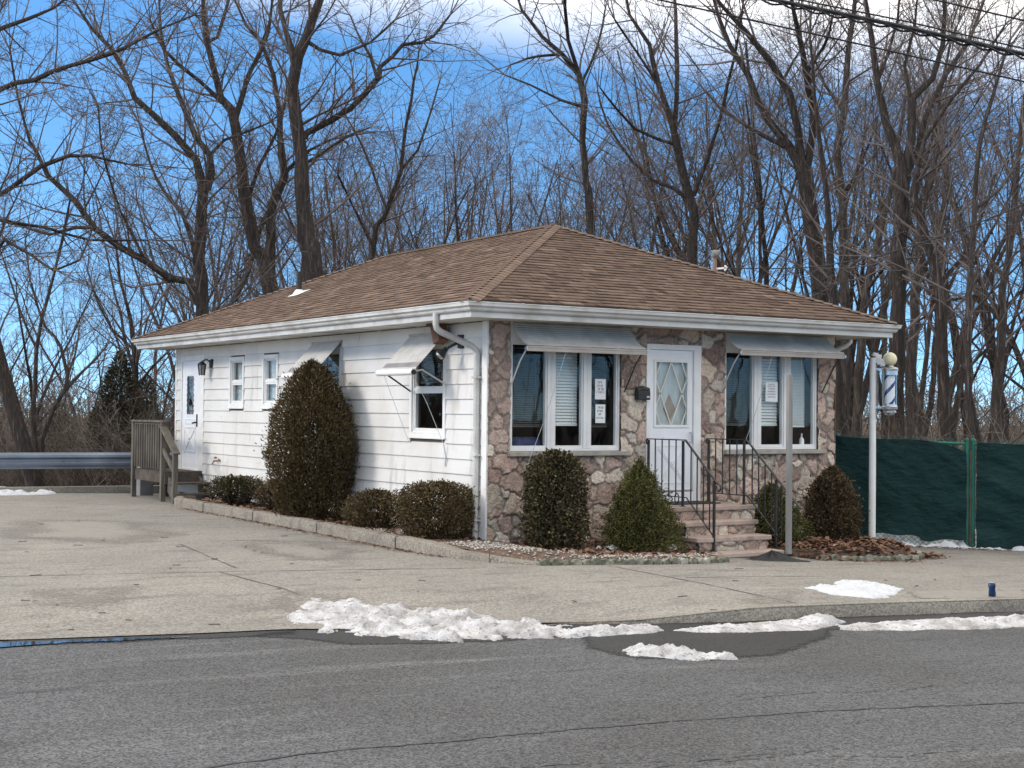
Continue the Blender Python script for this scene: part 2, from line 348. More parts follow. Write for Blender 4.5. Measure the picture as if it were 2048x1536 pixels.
M['pebble'] = tintmat('white_pebbles', [(0, (.15, .135, .115)), (1, (.54, .53, .50))], .8)
M['edging'] = mat('mossy_edging', (.20, .195, .15), (.075, .085, .058), 14, .9, bmp=.5, bscale=60, c3=(.40, .375, .32), s3=5)
M['rock'] = mat('white_rock', (.78, .77, .75), (.6, .59, .57), 12, .8, bmp=.5, bscale=25)
M['lattice'] = mat('lattice_paint', (.66, .655, .60), (.58, .57, .52), 5, .5)
M['curtain'] = mat('pale_curtain', (.56, .60, .60), (.44, .48, .48), 5, .8, stretch=(4, 4, .3))
M['blindd'] = mat('grey_blind', (.085, .088, .08), (.07, .072, .068), 4, .6); M['blindl'] = mat('pale_blind', (.82, .84, .82), (.74, .76, .74), 4, .6)
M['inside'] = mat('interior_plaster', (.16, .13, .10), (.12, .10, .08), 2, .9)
M['brown'] = mat('brown_panel', (.16, .085, .06), (.10, .055, .04), 8, .7)
M['tan'] = mat('tan_card', (.36, .27, .20), (.30, .23, .17), 9, .8)
M['paper'] = mat('sign_paper', (.80, .82, .82), (.74, .76, .76), 6, .8); M['ink'] = mat('sign_ink', (.06, .06, .07), None, 20, .8)
M['canblue'] = mat('can_blue', (.008, .03, .085), (.014, .04, .11), 20, .35, .4)
M['cable'] = mat('cable_rubber', (.012, .012, .014), (.02, .02, .022), 10, .6)
M['pipe'] = mat('rusty_mast', (.30, .19, .13), (.22, .15, .11), 8, .7); M['vent'] = mat('vent_paint', (.20, .205, .20), None, 8, .5)
M['bluecloth'] = mat('blue_cloth', (.05, .07, .16), (.03, .045, .11), 9, .9, bmp=.6, bscale=12)
M['tarp'] = mat('black_rubber', (.012, .012, .013), (.025, .025, .026), 12, .7, bmp=.5, bscale=18)
M['lampglass'] = mat('lamp_glass', (.26, .27, .27), (.2, .2, .2), 9, .2)
def glass(name, tintc, refl):
    m = bpy.data.materials.new(name); m.use_nodes = True; nt = m.node_tree; nt.nodes.clear(); o = N(nt, 'ShaderNodeOutputMaterial')
    t = N(nt, 'ShaderNodeBsdfTransparent'); t.inputs[0].default_value = (*tintc, 1); g = N(nt, 'ShaderNodeBsdfGlossy', i_Roughness=.015); g.inputs[0].default_value = (1, 1, 1, 1)
    f = N(nt, 'ShaderNodeLayerWeight', i_Blend=.5); pw = N(nt, 'ShaderNodeMath', operation='POWER'); pw.inputs[1].default_value = 5; L(nt, f.outputs['Facing'], pw.inputs[0]); k = N(nt, 'ShaderNodeMath', operation='MULTIPLY_ADD', use_clamp=True); k.inputs[1].default_value = .96*refl; k.inputs[2].default_value = .04*refl; L(nt, pw.outputs[0], k.inputs[0])
    nzz = N(nt, 'ShaderNodeTexNoise', i_Scale=1.3, i_Detail=2); b = N(nt, 'ShaderNodeBump', i_Strength=.06, i_Distance=.05); L(nt, pos(nt), nzz.inputs['Vector']); L(nt, nzz.outputs[0], b.inputs['Height']); L(nt, b.outputs[0], g.inputs['Normal'])
    x = N(nt, 'ShaderNodeMixShader'); L(nt, k.outputs[0], x.inputs[0]); L(nt, t.outputs[0], x.inputs[1]); L(nt, g.outputs[0], x.inputs[2]); L(nt, x.outputs[0], o.inputs[0]); return m
M['glass'] = glass('window_glass', (.92, .94, .94), 1.0); M['clear'] = glass('clear_acrylic', (.97, .98, .98), 1.0)

# ================================================================== SETTING
kerb_px = [(0, 1283), (200, 1276), (400, 1269), (590, 1260), (760, 1262), (940, 1258), (1100, 1247)]
EDGE = [(-60, 30), (-30, 9.5), (-14, -.6), (-9.5, -2.9)]
for q in kerb_px: h = hit(*q, off=ROAD); EDGE.append((h[0], h[1]))
EDGE += [(-2.0, -5.98), (-1.2, -6.2), (-.2, -6.28), (1, -6.36), (2.5, -6.46), (6, -6.7), (14, -7.2), (60, -10)]
EDGE.sort(); EX = np.array([e[0] for e in EDGE]); EY = np.array([e[1] for e in EDGE])
def edge_y(x): return np.interp(x, EX, EY)
def fence_y(x): return .60-.64*(x-6.2)
def lot_z(x, y):
    d = y-edge_y(x); apron = 1-sstep(-2.6, -.7, x)
    return G(x)+(ROAD+.012)*apron*(1-sstep(.0, 2.2, d))
def colgrid(name, xs, y0f, y1f, ny, zf, m, parent=None, power=1.0):
    V = []; t = np.linspace(0, 1, ny)**power
    for x in xs:
        ys = y0f(x)+(y1f(x)-y0f(x))*t
        for y in ys: V.append((x, y, float(zf(x, y))))
    n = len(xs); i, j = np.meshgrid(np.arange(n-1), np.arange(ny-1), indexing='ij'); a = (i*ny+j).ravel()
    return mesh_np(name, V, np.c_[a, a+ny, a+ny+1, a+1], m, parent, smooth=True)
def structure(o): o['kind'] = 'structure'; return o
BACK = 14.35
xs = np.r_[np.arange(-34, -9, 1.0), np.arange(-9, 3.2, .2), np.arange(3.2, 6.2, .3), 6.2]
lot = structure(colgrid('parking_lot', xs, edge_y, lambda x: BACK, 70, lot_z, M['lot'], power=1.6))
xs2 = np.r_[6.2, np.arange(6.5, 14, .5), np.arange(14, 40, 2)]
walk = structure(colgrid('pavement', xs2, edge_y, lambda x: max(fence_y(x)-.1, float(edge_y(x))+1.2), 30, lot_z, M['lot']))
rxs = np.r_[np.arange(-60, -12, 4), np.arange(-12, 8, .5), np.arange(8, 62, 3)]
road = structure(colgrid('road', rxs, lambda x: edge_y(x)+.25, lambda x: -45, 60, lambda x, y: G(x)+ROAD, M['asphalt'], power=1.8))
# forest floor: one sheet to the horizon
gx = np.r_[-600, -300, -150, -90, np.arange(-60, 70, 2.0), 90, 150, 300, 600]; gy = np.r_[-300, -120, np.arange(-60, 76, 2.0), 100, 150, 300, 700]
def gz(x, y):
    inside = (y < 14) and (x < 6.4 or y < fence_y(x)-.6)
    if inside: return float(G(x))-.45
    by = max(0, y-14.5); bx = max(0, (y-fence_y(x))*.6) if x > 5 else 0; b = max(by, 0 if x <= 5 else min(bx, 30))
    drop = 3.2*(1-math.exp(-b/16.0))
    return float(G(min(x, 8)))-.12-drop+.5*(fbm(np.array(x*.15), np.array(y*.15))-.5)*min(1, b/4)
V = [(x, y, gz(x, y)) for x in gx for y in gy]; n, k = len(gx), len(gy)
i, j = np.meshgrid(np.arange(n-1), np.arange(k-1), indexing='ij'); a = (i*k+j).ravel()
structure(mesh_np('ground', V, np.c_[a, a+k, a+k+1, a+1], M['forest'], smooth=True))
# kerb along the road (right), tapering down to the driveway apron
def sweep(pts, prof, name, m, parent=None, bevel=0):
    """prof(t,i) -> list of (side, z) offsets; side is to the left of travel"""
    rings = []
    for i, p in enumerate(pts):
        a = Vector(pts[max(i-1, 0)]); b = Vector(pts[min(i+1, len(pts)-1)]); d = (b-a); d.z = 0; d.normalize(); nrm = Vector((-d.y, d.x, 0))
        rings.append([Vector(p)+nrm*s+Vector((0, 0, z)) for s, z in prof(i)])
    mb = MB(); k = len(rings[0])
    for r0 in rings: mb.v += [tuple(v) for v in r0]
    for i in range(len(rings)-1):
        for j in range(k):
            mb.f.append((i*k+j, (i+1)*k+j, (i+1)*k+(j+1) % k, i*k+(j+1) % k)); mb.m.append(0)
    mb.f.append(tuple(range(k))[::-1]); mb.f.append(tuple((len(rings)-1)*k+j for j in range(k))); mb.m += [0, 0]
    return mb.build(name, m, parent, smooth=True)
kx = np.r_[np.arange(-2.7, 8, .25), np.arange(8, 40, 2)]
kp = [(x, float(edge_y(x)), 0) for x in kx]
def kprof(i):
    x, y, _ = kp[i]; z = float(lot_z(x, y+.02)); zb = float(G(x))+ROAD-.2
    return [(-.03, zb), (-.012, z-.03), (.01, z+.004), (.15, z+.006), (.15, zb)]
structure(sweep(kp, kprof, 'kerb', M['walk']))
# patches: flat or heaped sheets with ragged outlines
def inside_dist(P, poly):
    x, y = P[:, 0], P[:, 1]; ins = np.zeros(len(P), bool); dist = np.full(len(P), 1e9); n = len(poly)
    for i in range(n):
        (x0, y0), (x1, y1) = poly[i], poly[(i+1) % n]
        c = ((y0 > y) != (y1 > y)) & (x < (x1-x0)*(y-y0)/(y1-y0+1e-12)+x0); ins ^= c
        dx, dy = x1-x0, y1-y0; t = np.clip(((x-x0)*dx+(y-y0)*dy)/(dx*dx+dy*dy+1e-12), 0, 1); dist = np.minimum(dist, np.hypot(x-x0-t*dx, y-y0-t*dy))
    return np.where(ins, dist, -dist)
def patch(name, poly, zf, m, step, hmax=0, ragged=.1, rs=4, wid=.3, parent=None, lumps=6.0, seed=0, base=.004):
    poly = [tuple(p[:2]) for p in poly]; A = np.array(poly); x0, y0 = A.min(0)-ragged; x1, y1 = A.max(0)+ragged
    X, Y = np.meshgrid(np.arange(x0, x1, step), np.arange(y0, y1, step), indexing='ij'); P = np.c_[X.ravel(), Y.ravel()]
    d = inside_dist(P, poly)+ragged*2*(fbm(P[:, 0]*rs+seed, P[:, 1]*rs, 5)-.5)
    if hmax:
        h = hmax*np.clip(d/wid, 0, 1)**.6*(.15+1.25*sstep(.28, .75, fbm(P[:, 0]*lumps+31+seed, P[:, 1]*lumps, 5)))
        h = h+hmax*.5*np.abs(fbm(P[:, 0]*16+seed, P[:, 1]*16, 4)-.5)+.022*(fbm(P[:, 0]*38+seed, P[:, 1]*38, 2)-.5)*np.clip(d/.05, 0, 1)
    else: h = np.zeros(len(P))
    z = np.array([float(zf(a, b)) for a, b in P])+base+np.maximum(h, 0); z = np.where(d < 0, z-(.02 if hmax else 0), z)
    n, k = X.shape; i, j = np.meshgrid(np.arange(n-1), np.arange(k-1), indexing='ij'); a = (i*k+j).ravel(); Q = np.c_[a, a+k, a+k+1, a+1]
    keep = (d[Q] > 0).sum(1) >= (1 if hmax else 3); Q = Q[keep]; u, inv = np.unique(Q, return_inverse=True)
    o = mesh_np(name, np.c_[P, z][u], inv.reshape(Q.shape), m, parent, smooth=True)
    at_ = o.data.attributes.new('rim', 'FLOAT', 'POINT'); at_.data.foreach_set('value', np.clip(d[u]/max(.05, wid*.5), 0, 1).astype(np.float32)); return o
zroad = lambda x, y: G(x)+ROAD
zboth = lambda x, y: np.where(y > edge_y(x), lot_z(x, y), G(x)+ROAD)
pxr = lambda pts: [hit(*q, off=ROAD) for q in pts]
pxg = lambda pts: [hit(*q) for q in pts]
patch('wet_patch', pxr([(700, 1290), (560, 1276), (480, 1274), (590, 1262), (700, 1256), (1000, 1268), (1120, 1250), (1600, 1236), (2060, 1222), (2060, 1252), (1860, 1260), (1670, 1262), (1640, 1290), (1560, 1312), (1420, 1323), (1280, 1318), (1150, 1298), (1160, 1276), (1000, 1284), (900, 1288)]), zroad, M['wet'], .03, 0, .10, 2.2, parent=road)
patch('damp_edge', pxr([(0, 1276), (220, 1268), (420, 1262), (600, 1258), (600, 1272), (420, 1278), (220, 1287), (0, 1296)]), zroad, M['wet'], .03, 0, .05, 3, parent=road)
structure(patch('puddle', pxr([(-40, 1290), (120, 1283), (260, 1279), (385, 1275), (360, 1278), (240, 1283), (120, 1289), (-40, 1300)]), zroad, M['puddle'], .025, 0, .05, 3, base=.010))
patch('damp_stain', pxg([(1806, 1183), (1880, 1178), (1960, 1181), (2060, 1178), (2060, 1198), (1900, 1199), (1830, 1197)]), lot_z, M['stain'], .03, 0, .12, 3, parent=walk)
for pts, wd in (([(0, 1040), (160, 1036), (330, 1046), (380, 1070), (260, 1092), (90, 1084), (-20, 1078)], .9), ([(470, 1085), (640, 1082), (740, 1104), (700, 1128), (560, 1122), (480, 1106)], .7), ([(560, 1180), (720, 1196), (900, 1216), (1060, 1234), (900, 1236), (700, 1222), (560, 1210)], .5), ([(60, 1180), (260, 1170), (330, 1196), (180, 1214), (60, 1208)], .8), ([(1480, 1190), (1600, 1178), (1640, 1196), (1560, 1212), (1490, 1206)], .4)):
    patch('concrete_stain', pxg(pts), lot_z, M['stain'], .06, 0, .35, 1.6, wd*2.4, lot, seed=len(pts)*7+pts[0][0])
def strip(name, pts, w, zf, m, parent, jit=.0, seg=.08, seed=1, gaps=0):
    rng = random.Random(seed); mb = MB(); P = [Vector((p[0], p[1], 0)) for p in pts]; path = []
    for a, b in zip(P, P[1:]):
        n = max(2, int((b-a).length/seg))
        for i in range(n): path.append(a.lerp(b, i/n))
    path.append(P[-1]); off = 0; last = None
    for i, p in enumerate(path):
        d = (path[min(i+1, len(path)-1)]-path[max(i-1, 0)]).normalized(); nn = Vector((-d.y, d.x, 0)); off = off*.85+rng.gauss(0, jit); ww = w*(rng.uniform(.35, 1.3) if jit else 1)
        q = p+nn*off; a = q+nn*ww/2; b = q-nn*ww/2; a.z = float(zf(a.x, a.y))+.004; b.z = float(zf(b.x, b.y))+.004
        if last and not (gaps and rng.random() < gaps): mb.face([last[0], last[1], b, a])
        last = (a, b)
    return mb.build(name, m, parent)
for pts in ([(-400, 1172), (0, 1153), (440, 1144), (960, 1137)], [(360, 1088), (475, 1137)], [(440, 1144), (560, 1176), (690, 1216)], [(1215, 1131), (1400, 1166), (1600, 1208)], [(1370, 1156), (1480, 1153), (1650, 1153)], [(470, 1081), (720, 1086)]):
    strip('expansion_joint', pxg(pts), .026, lot_z, M['joint'], lot, .0025, .15, len(pts)+pts[0][0])
for k, pts in enumerate(([(360, 1545), (620, 1505), (900, 1482), (1250, 1452), (1450, 1434), (1700, 1420), (2060, 1405)], [(1470, 1400), (1620, 1386), (1800, 1384), (1880, 1370), (2060, 1364)], [(1230, 1545), (1430, 1522), (1560, 1505)], [(1640, 1512), (1800, 1512), (1920, 1500), (2060, 1492)], [(1380, 1532), (1520, 1518), (1680, 1498)], [(1468, 1398), (1505, 1388)], [(980, 1536), (1120, 1530), (1330, 1524)])):
    strip('crack', pxr(pts), .022 if k == 0 else .012, zroad, M['crack'], road, .007, .05, k+3, .0 if k == 0 else .3)

# ================================================================== BUILDING
WX, LY, HZ = 6.2, 12.0, 2.985
house = thing('barber_shop', 'small white sided shop with a field stone front and brown shingled hip roof', 'shop building', (3.1, 6, 0))
LM = lambda u, v, w: (-w, u, v)      # left wall: u = y, v = z, w = outwards
FM = lambda u, v, w: (u, -w, v)      # front wall
def holes_wall(mb, mp, u0, u1, v0, v1, holes, w, depth):
    us = sorted({u0, u1, *[h[0] for h in holes], *[h[1] for h in holes]}); vs = sorted({v0, v1, *[h[2] for h in holes], *[h[3] for h in holes]})
    for a, b in zip(us, us[1:]):
        for c, d in zip(vs, vs[1:]):
            m, n = (a+b)/2, (c+d)/2
            if any(h[0] < m < h[1] and h[2] < n < h[3] for h in holes): continue
            mb.pbox(mp, a, b, c, d, w-depth, w)
LH = [(10.70, 11.62, .60, 2.70), (8.44, 9.02, 1.86, 2.66), (6.90, 7.46, 1.86, 2.66), (4.42, 5.36, 1.47, 2.70), (1.12, 2.02, 1.47, 2.68)]
FH = [(.34, 2.15, 1.25, 2.72), (2.64, 3.50, .54, 2.70), (4.02, 5.86, 1.25, 2.72)]
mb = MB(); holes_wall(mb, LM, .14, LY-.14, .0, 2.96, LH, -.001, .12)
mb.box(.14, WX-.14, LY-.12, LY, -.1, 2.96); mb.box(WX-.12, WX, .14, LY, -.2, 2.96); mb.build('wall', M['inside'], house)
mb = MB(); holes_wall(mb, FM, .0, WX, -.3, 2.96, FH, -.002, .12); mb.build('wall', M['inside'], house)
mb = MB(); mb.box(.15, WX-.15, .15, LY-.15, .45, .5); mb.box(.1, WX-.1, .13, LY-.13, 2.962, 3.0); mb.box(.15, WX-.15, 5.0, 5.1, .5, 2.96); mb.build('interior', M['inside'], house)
# clapboards on the left wall (real lapped courses)
mb = MB(); rng = random.Random(3); z = .115; CT = .2017
edges = []
while z < 2.93:
    z1 = min(z+CT, 2.955); segs = [(.10, LY-.02)]
    for h in LH:
        a, b, c, d = h[0]-.05, h[1]+.05, h[2]-.05, h[3]+.05; ns = []
        for s0, s1 in segs:
            if d <= z+.02 or c >= z1-.02 or b <= s0 or a >= s1: ns.append((s0, s1)); continue
            if a > s0: ns.append((s0, a))
            if b < s1: ns.append((b, s1))
        segs = ns
    for s0, s1 in segs:
        cuts = [s0]; p = s0+rng.uniform(2.2, 6.4)
        while p < s1-.8: cuts.append(p); p += rng.uniform(4.4, 6.6)
        cuts.append(s1)
        for a, b in zip(cuts, cuts[1:]):
            j = rng.uniform(-.0015, .0015); a += .0012; b -= .0012; o0 = .024+j; o1 = .004+j
            mb.prism([LM(a, z+.007, 0), LM(a, z+.007, o0), LM(a, z+.012, o0+.001), LM(a, z1+.012, o1), LM(a, z1+.012, 0)], [LM(b, z+.007, 0), LM(b, z+.007, o0), LM(b, z+.012, o0+.001), LM(b, z1+.012, o1), LM(b, z1+.012, 0)])
            if b < s1-.1 and rng.random() < .8: mb.pbox(LM, b-.035, b+.04, z+.004, z1-.012, .012, .021)
    z = z1
    if z > 2.95: break
mb.build('siding', M['siding'], house)
for a, b in ((-.035, .095), (LY-.06, LY+.02)):
    mb = MB(); mb.pbox(LM, a, b, .10, 2.962, .0, .026); mb.build('corner_trim', M['white'], house, bevel=.004)
mb = MB(); mb.pbox(LM, .14, LY, -.12, .112, -.06, -.004); mb.build('foundation', M['sill'], house)
# --- field stone
STONES = [((.56, .45, .355), 5), ((.44, .325, .27), 6), ((.50, .375, .31), 6), ((.66, .59, .50), 5), ((.34, .24, .195), 3), ((.54, .41, .345), 5), ((.61, .53, .43), 5)]
PAL = [c for c, w in STONES for _ in range(w)]
def stone_panel(name, mp, u0, u1, v0, v1, holes, parent, cell=.235, res=.0125, seed=1, w0=.0, mats=None, clip=None):
    rs = np.random.RandomState(seed)
    us = np.unique(np.round(np.r_[np.arange(u0, u1, res), u1, [h[0] for h in holes], [h[1] for h in holes]], 4)); us = us[(us >= u0-1e-6) & (us <= u1+1e-6)]
    vs = np.unique(np.round(np.r_[np.arange(v0, v1, res), v1, [h[2] for h in holes], [h[3] for h in holes]], 4)); vs = vs[(vs >= v0-1e-6) & (vs <= v1+1e-6)]
    S = []; nu = int((u1-u0)/cell)+3; nv = int((v1-v0)/(cell*.82))+3
    for a in range(nu):
        for b in range(nv): S.append((u0+(a-.8+rs.uniform(-.42, .42)+.5*(b % 2))*cell, v0+(b-.8+rs.uniform(-.42, .42))*cell*.82, rs.choice([.5, .62, .8, 1, 1.2, 1.5]), rs.randint(len(PAL)), rs.uniform(.018, .046), rs.uniform(-.5, .5)))
    S = np.array(S); U, Vv = np.meshgrid(us, vs, indexing='ij'); P = np.c_[U.ravel(), Vv.ravel()]
    wu = P[:, 0]+.06*(fbm(P[:, 0]*5+seed, P[:, 1]*5, 3)-.5)*2+.03*(fbm(P[:, 0]*15+seed, P[:, 1]*15, 3)-.5)*2; wv = P[:, 1]+.06*(fbm(P[:, 0]*5+50, P[:, 1]*5+seed, 3)-.5)*2+.03*(fbm(P[:, 0]*15+80, P[:, 1]*15+seed, 3)-.5)*2
    f1 = np.full(len(P), 9.); f2 = np.full(len(P), 9.); i1 = np.zeros(len(P), int)
    for s, (a, b, w, c, h, an) in enumerate(S):
        dx, dy = wu-a, wv-b; ca, sa = math.cos(an), math.sin(an); x = dx*ca+dy*sa; y = -dx*sa+dy*ca
        d = (np.abs(x)**3.6+np.abs(y*1.12)**3.6)**(1/3.6)/w; m = d < f1
        f2 = np.where(m, f1, np.minimum(f2, d)); i1 = np.where(m, s, i1); f1 = np.where(m, d, f1)
    e = sstep(.004, .042, f2-f1); hh = S[i1, 4]; rough = fbm(P[:, 0]*14+i1*3.1, P[:, 1]*14+i1*1.7, 4)-.5
    tilt = (P[:, 0]-S[i1, 0])*S[i1, 5]*.12+(P[:, 1]-S[i1, 1])*np.cos(i1)*.06
    w = w0+e*(hh*.75+rough*.03+tilt)+.004*fbm(P[:, 0]*40, P[:, 1]*40, 2)
    base = np.array(PAL)[S[i1, 3].astype(int)]*(.75+.5*rs.rand(len(S))[i1])[:, None]; mort = np.array((.27, .22, .188))
    col = mort+(base-mort)*e[:, None]
    pos3 = mp(P[:, 0], P[:, 1], w); V = np.stack([np.broadcast_to(np.asarray(q, float), w.shape) for q in pos3], 1)
    n, k = U.shape; i, j = np.meshgrid(np.arange(n-1), np.arange(k-1), indexing='ij'); a = (i*k+j).ravel(); Q = np.c_[a, a+k, a+k+1, a+1]
    cu = P[Q, 0].mean(1); cv = P[Q, 1].mean(1); keep = np.ones(len(Q), bool)
    for h in holes: keep &= ~((cu > h[0]) & (cu < h[1]) & (cv > h[2]) & (cv < h[3]))
    if clip is not None: keep &= clip(cu, cv)
    Q = Q[keep]; uq, inv = np.unique(Q, return_inverse=True)
    return mesh_np(name, V[uq], inv.reshape(Q.shape), M['stone'], parent, col=col[uq], smooth=True)
SH = [(.345, 2.145, 1.19, 3.2), (2.585, 3.555, .2, 2.735), (4.025, 5.855, 1.19, 3.2)]
stone_panel('stone_front', FM, -.01, WX+.01, -.34, 2.962, SH, house, seed=11, w0=.012)
# window heads above the stone openings and side return
for a, b in ((.345, 2.145), (4.025, 5.855)):
    mb = MB(); mb.pbox(FM, a, b, 2.70, 2.962, -.05, .012); mb.build('head_panel', M['white'], house)
mb = MB(); mb.pbox(FM, WX, WX+.02, -.35, 2.962, -.1, .04); mb.build('corner_return', M['brown'], house)
for a, b in ((.30, 2.27), (3.99, 5.98)):
    mb = MB(); mb.pbox(FM, a, b, 1.185, 1.245, -.05, .105); mb.build('window_sill', M['sill'], house, bevel=.008)
# --- roof
OV = .665; ZE = 3.165; ZR = 4.765; HW = WX/2+OV; SL = (ZR-ZE)/HW; EXPO = .135
slen = math.hypot(HW, ZR-ZE); nc = int(slen/EXPO)+1
def roof_plane(a, b, inn, name):
    """a->b eave line, inn: inward horizontal unit vector; hips at 45 degrees"""
    a = np.array(a, float); b = np.array(b, float); d = (b-a); Lw = np.linalg.norm(d); d /= Lw; inn = np.array(inn, float); rs = np.random.RandomState(int(Lw*10))
    nrm = np.array([-inn[0]*SL, -inn[1]*SL, 1.0]); nrm /= np.linalg.norm(nrm); V = []; Fq = []; T = []
    for c in range(nc):
        s0 = c/nc*HW; s1 = min((c+1)/nc*HW+.012, HW); l0, r0 = s0, Lw-s0; l1, r1 = s1, Lw-s1
        x = l0; prev = rs.rand()
        while x < r0-1e-3:
            wdt = rs.choice([.10, .14, .18, .24, .32])*rs.uniform(.85, 1.15); x1 = min(x+wdt, r0)
            if r0-x1 < .05: x1 = r0
            up = rs.rand() < .5; lift = .017 if up else .010; t = np.clip(.56+.16*rs.randn()+(.05 if up else -.07), 0, 1)
            def pt(xx, s, h): q = a+d*xx+inn*s; return (*(q+nrm[:2]*h), ZE+s*SL+nrm[2]*h)
            c0, c1 = max(x, l1), min(x1, r1)
            if c1 <= c0:
                m_ = min(max((x+x1)/2, l1), r1) if r1 > l1 else (l1+r1)/2; c0 = c1 = m_
            k = len(V); V += [pt(x, s0, lift), pt(x1, s0, lift), pt(c1, s1, .001), pt(c0, s1, .001), pt(x, s0, -.004), pt(x1, s0, -.004)]
            Fq += [(k, k+1, k+2, k+3), (k+4, k+5, k+1, k)]; T += [t, max(0, t-.6)]; x = x1  # butt faces tinted darker to paint in the drop shadow under each course
    return V, Fq, T
V = []; Fq = []; T = []
cn = [(-OV, -OV), (WX+OV, -OV), (WX+OV, LY+OV), (-OV, LY+OV)]
for i, inn in enumerate(((0, 1), (-1, 0), (0, -1), (1, 0))):
    v, f, t = roof_plane(cn[i], cn[(i+1) % 4], inn, ''); k = len(V); V += v; Fq += [tuple(q+k for q in ff) for ff in f]; T += t
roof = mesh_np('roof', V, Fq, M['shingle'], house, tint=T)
R0 = Vector((WX/2, WX/2, ZR)); R1 = Vector((WX/2, LY-WX/2, ZR))
caps = [(Vector((-OV, -OV, ZE)), R0), (Vector((WX+OV, -OV, ZE)), R0), (Vector((-OV, LY+OV, ZE)), R1), (Vector((WX+OV, LY+OV, ZE)), R1), (R0, R1)]
V = []; Fq = []; T = []; rs = np.random.RandomState(8)
for a, b in caps:
    d = (b-a).normalized(); side = d.cross(Vector((0, 0, 1))).normalized(); n = int((b-a).length/.14); hipk = abs(d.z) > .05
    drop = .135*(.295 if hipk else .42)
    for i in range(n):
        p = a+(b-a)*(i/n); q = a+(b-a)*min(1, (i+1.15)/n); hu = .03; k = len(V)
        V += [p-side*.135+Vector((0, 0, hu-drop)), p-side*.03+Vector((0, 0, hu-.004)), p+side*.03+Vector((0, 0, hu-.004)), p+side*.135+Vector((0, 0, hu-drop)),
              q-side*.135+Vector((0, 0, hu-.016-drop)), q-side*.03+Vector((0, 0, hu-.02)), q+side*.03+Vector((0, 0, hu-.02)), q+side*.135+Vector((0, 0, hu-.016-drop)),
              p-side*.135+Vector((0, 0, hu-.02-drop)), p+side*.135+Vector((0, 0, hu-.02-drop)), p+Vector((0, 0, hu-.03)), p+Vector((0, 0, hu-.03))]
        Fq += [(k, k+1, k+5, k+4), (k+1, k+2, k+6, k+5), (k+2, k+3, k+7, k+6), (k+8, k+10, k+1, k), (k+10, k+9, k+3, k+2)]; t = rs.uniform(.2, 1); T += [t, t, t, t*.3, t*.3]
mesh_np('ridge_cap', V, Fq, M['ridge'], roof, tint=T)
def ring(prof, name, m, parent, bevel=0):
    mb = MB(); k = len(prof)
    for o, z in prof: mb.v += [(-o, -o, z), (WX+o, -o, z), (WX+o, LY+o, z), (-o, LY+o, z)]
    for i in range(k-1):
        for c in range(4): mb.f.append((i*4+c, i*4+(c+1) % 4, (i+1)*4+(c+1) % 4, (i+1)*4+c)); mb.m.append(0)
    return mb.build(name, m, parent, bevel=bevel)
ring([(OV+.012, ZE-.004), (OV-.02, ZE+.002), (OV-.02, ZE-.022), (OV+.012, ZE-.020), (OV+.012, ZE-.004)], 'drip_edge', M['dripedge'], house)
ring([(.60, 2.955), (.622, 2.955), (.622, 3.14), (.60, 3.14), (.60, 2.955)], 'fascia', M['gutter'], house)
ring([(.0, 2.964), (.598, 2.964), (.598, 2.98), (0, 2.98)], 'soffit', M['soffit'], house)
gut = ring([(.626, 3.135), (.626, 3.04), (.655, 3.032), (.672, 3.05), (.678, 3.075), (.712, 3.095), (.716, 3.132), (.724, 3.136), (.722, 3.146), (.706, 3.145), (.700, 3.105), (.64, 3.06), (.626, 3.06)], 'gutter', M['gutter'], house)
for y in np.arange(-.3, 12.3, 1.55): mb = MB(); mb.box(-.727, -.62, y-.012, y+.012, 3.1465, 3.152); mb.build('gutter_strap', M['alubrown'], gut)
for x in np.arange(.1, 6.6, 1.55): mb = MB(); mb.box(x-.012, x+.012, -.727, -.62, 3.1465, 3.152); mb.build('gutter_strap', M['alubrown'], gut)
for y in np.arange(.6, 12, 1.22): mb = MB(); mb.box(-.598, -.03, y-.02, y+.02, 2.952, 2.963); mb.build('soffit_batten', M['soffit'], house)
for x in np.arange(.9, 6, 1.22): mb = MB(); mb.box(x-.02, x+.02, -.598, -.08, 2.952, 2.963); mb.build('soffit_batten', M['soffit'], house)
# downspouts
def downspout(pts, name='downspout'):
    mb = MB()
    for a, b in zip(pts, pts[1:]): mb.bar(a, b, .078, .058, up=(1, 0, 0.001) if abs(b[2]-a[2]) > 1 else (0, 0, 1))
    return mb
mb = MB()
def spout(mb, pts, w=.038):
    P = [Vector(p) for p in pts]; mb.tube(P, w, 10)
spout(mb, [(-.655, .22, 3.04), (-.655, .22, 2.90), (-.64, .22, 2.845), (-.58, .21, 2.80), (-.14, .165, 2.63), (-.08, .16, 2.585), (-.066, .16, 2.52), (-.066, .16, .18), (-.07, .16, .08), (-.16, .14, .03)], .042)
ds = mb.build('downspout', M['gutter'], house, smooth=True)
for zz in (2.22, 1.2, .35): mb = MB(); mb.box(-.112, -.02, .10, .22, zz-.014, zz+.014); mb.build('bracket', M['gutter'], ds)
mb = MB(); mb.lathe((-.066, .16, 2.50), [(.0, 0), (.047, 0), (.047, .03), (0, .03)], 10); mb.build('collar', M['gutter'], ds)
mb = MB(); spout(mb, [(WX+.655, .30, 3.04), (WX+.655, .30, 2.92), (WX+.60, .32, 2.86), (WX+.14, .48, 2.68), (WX+.07, .50, 2.60), (WX+.07, .50, .0)], .04); mb.build('downspout', M['gutter'], house, smooth=True)
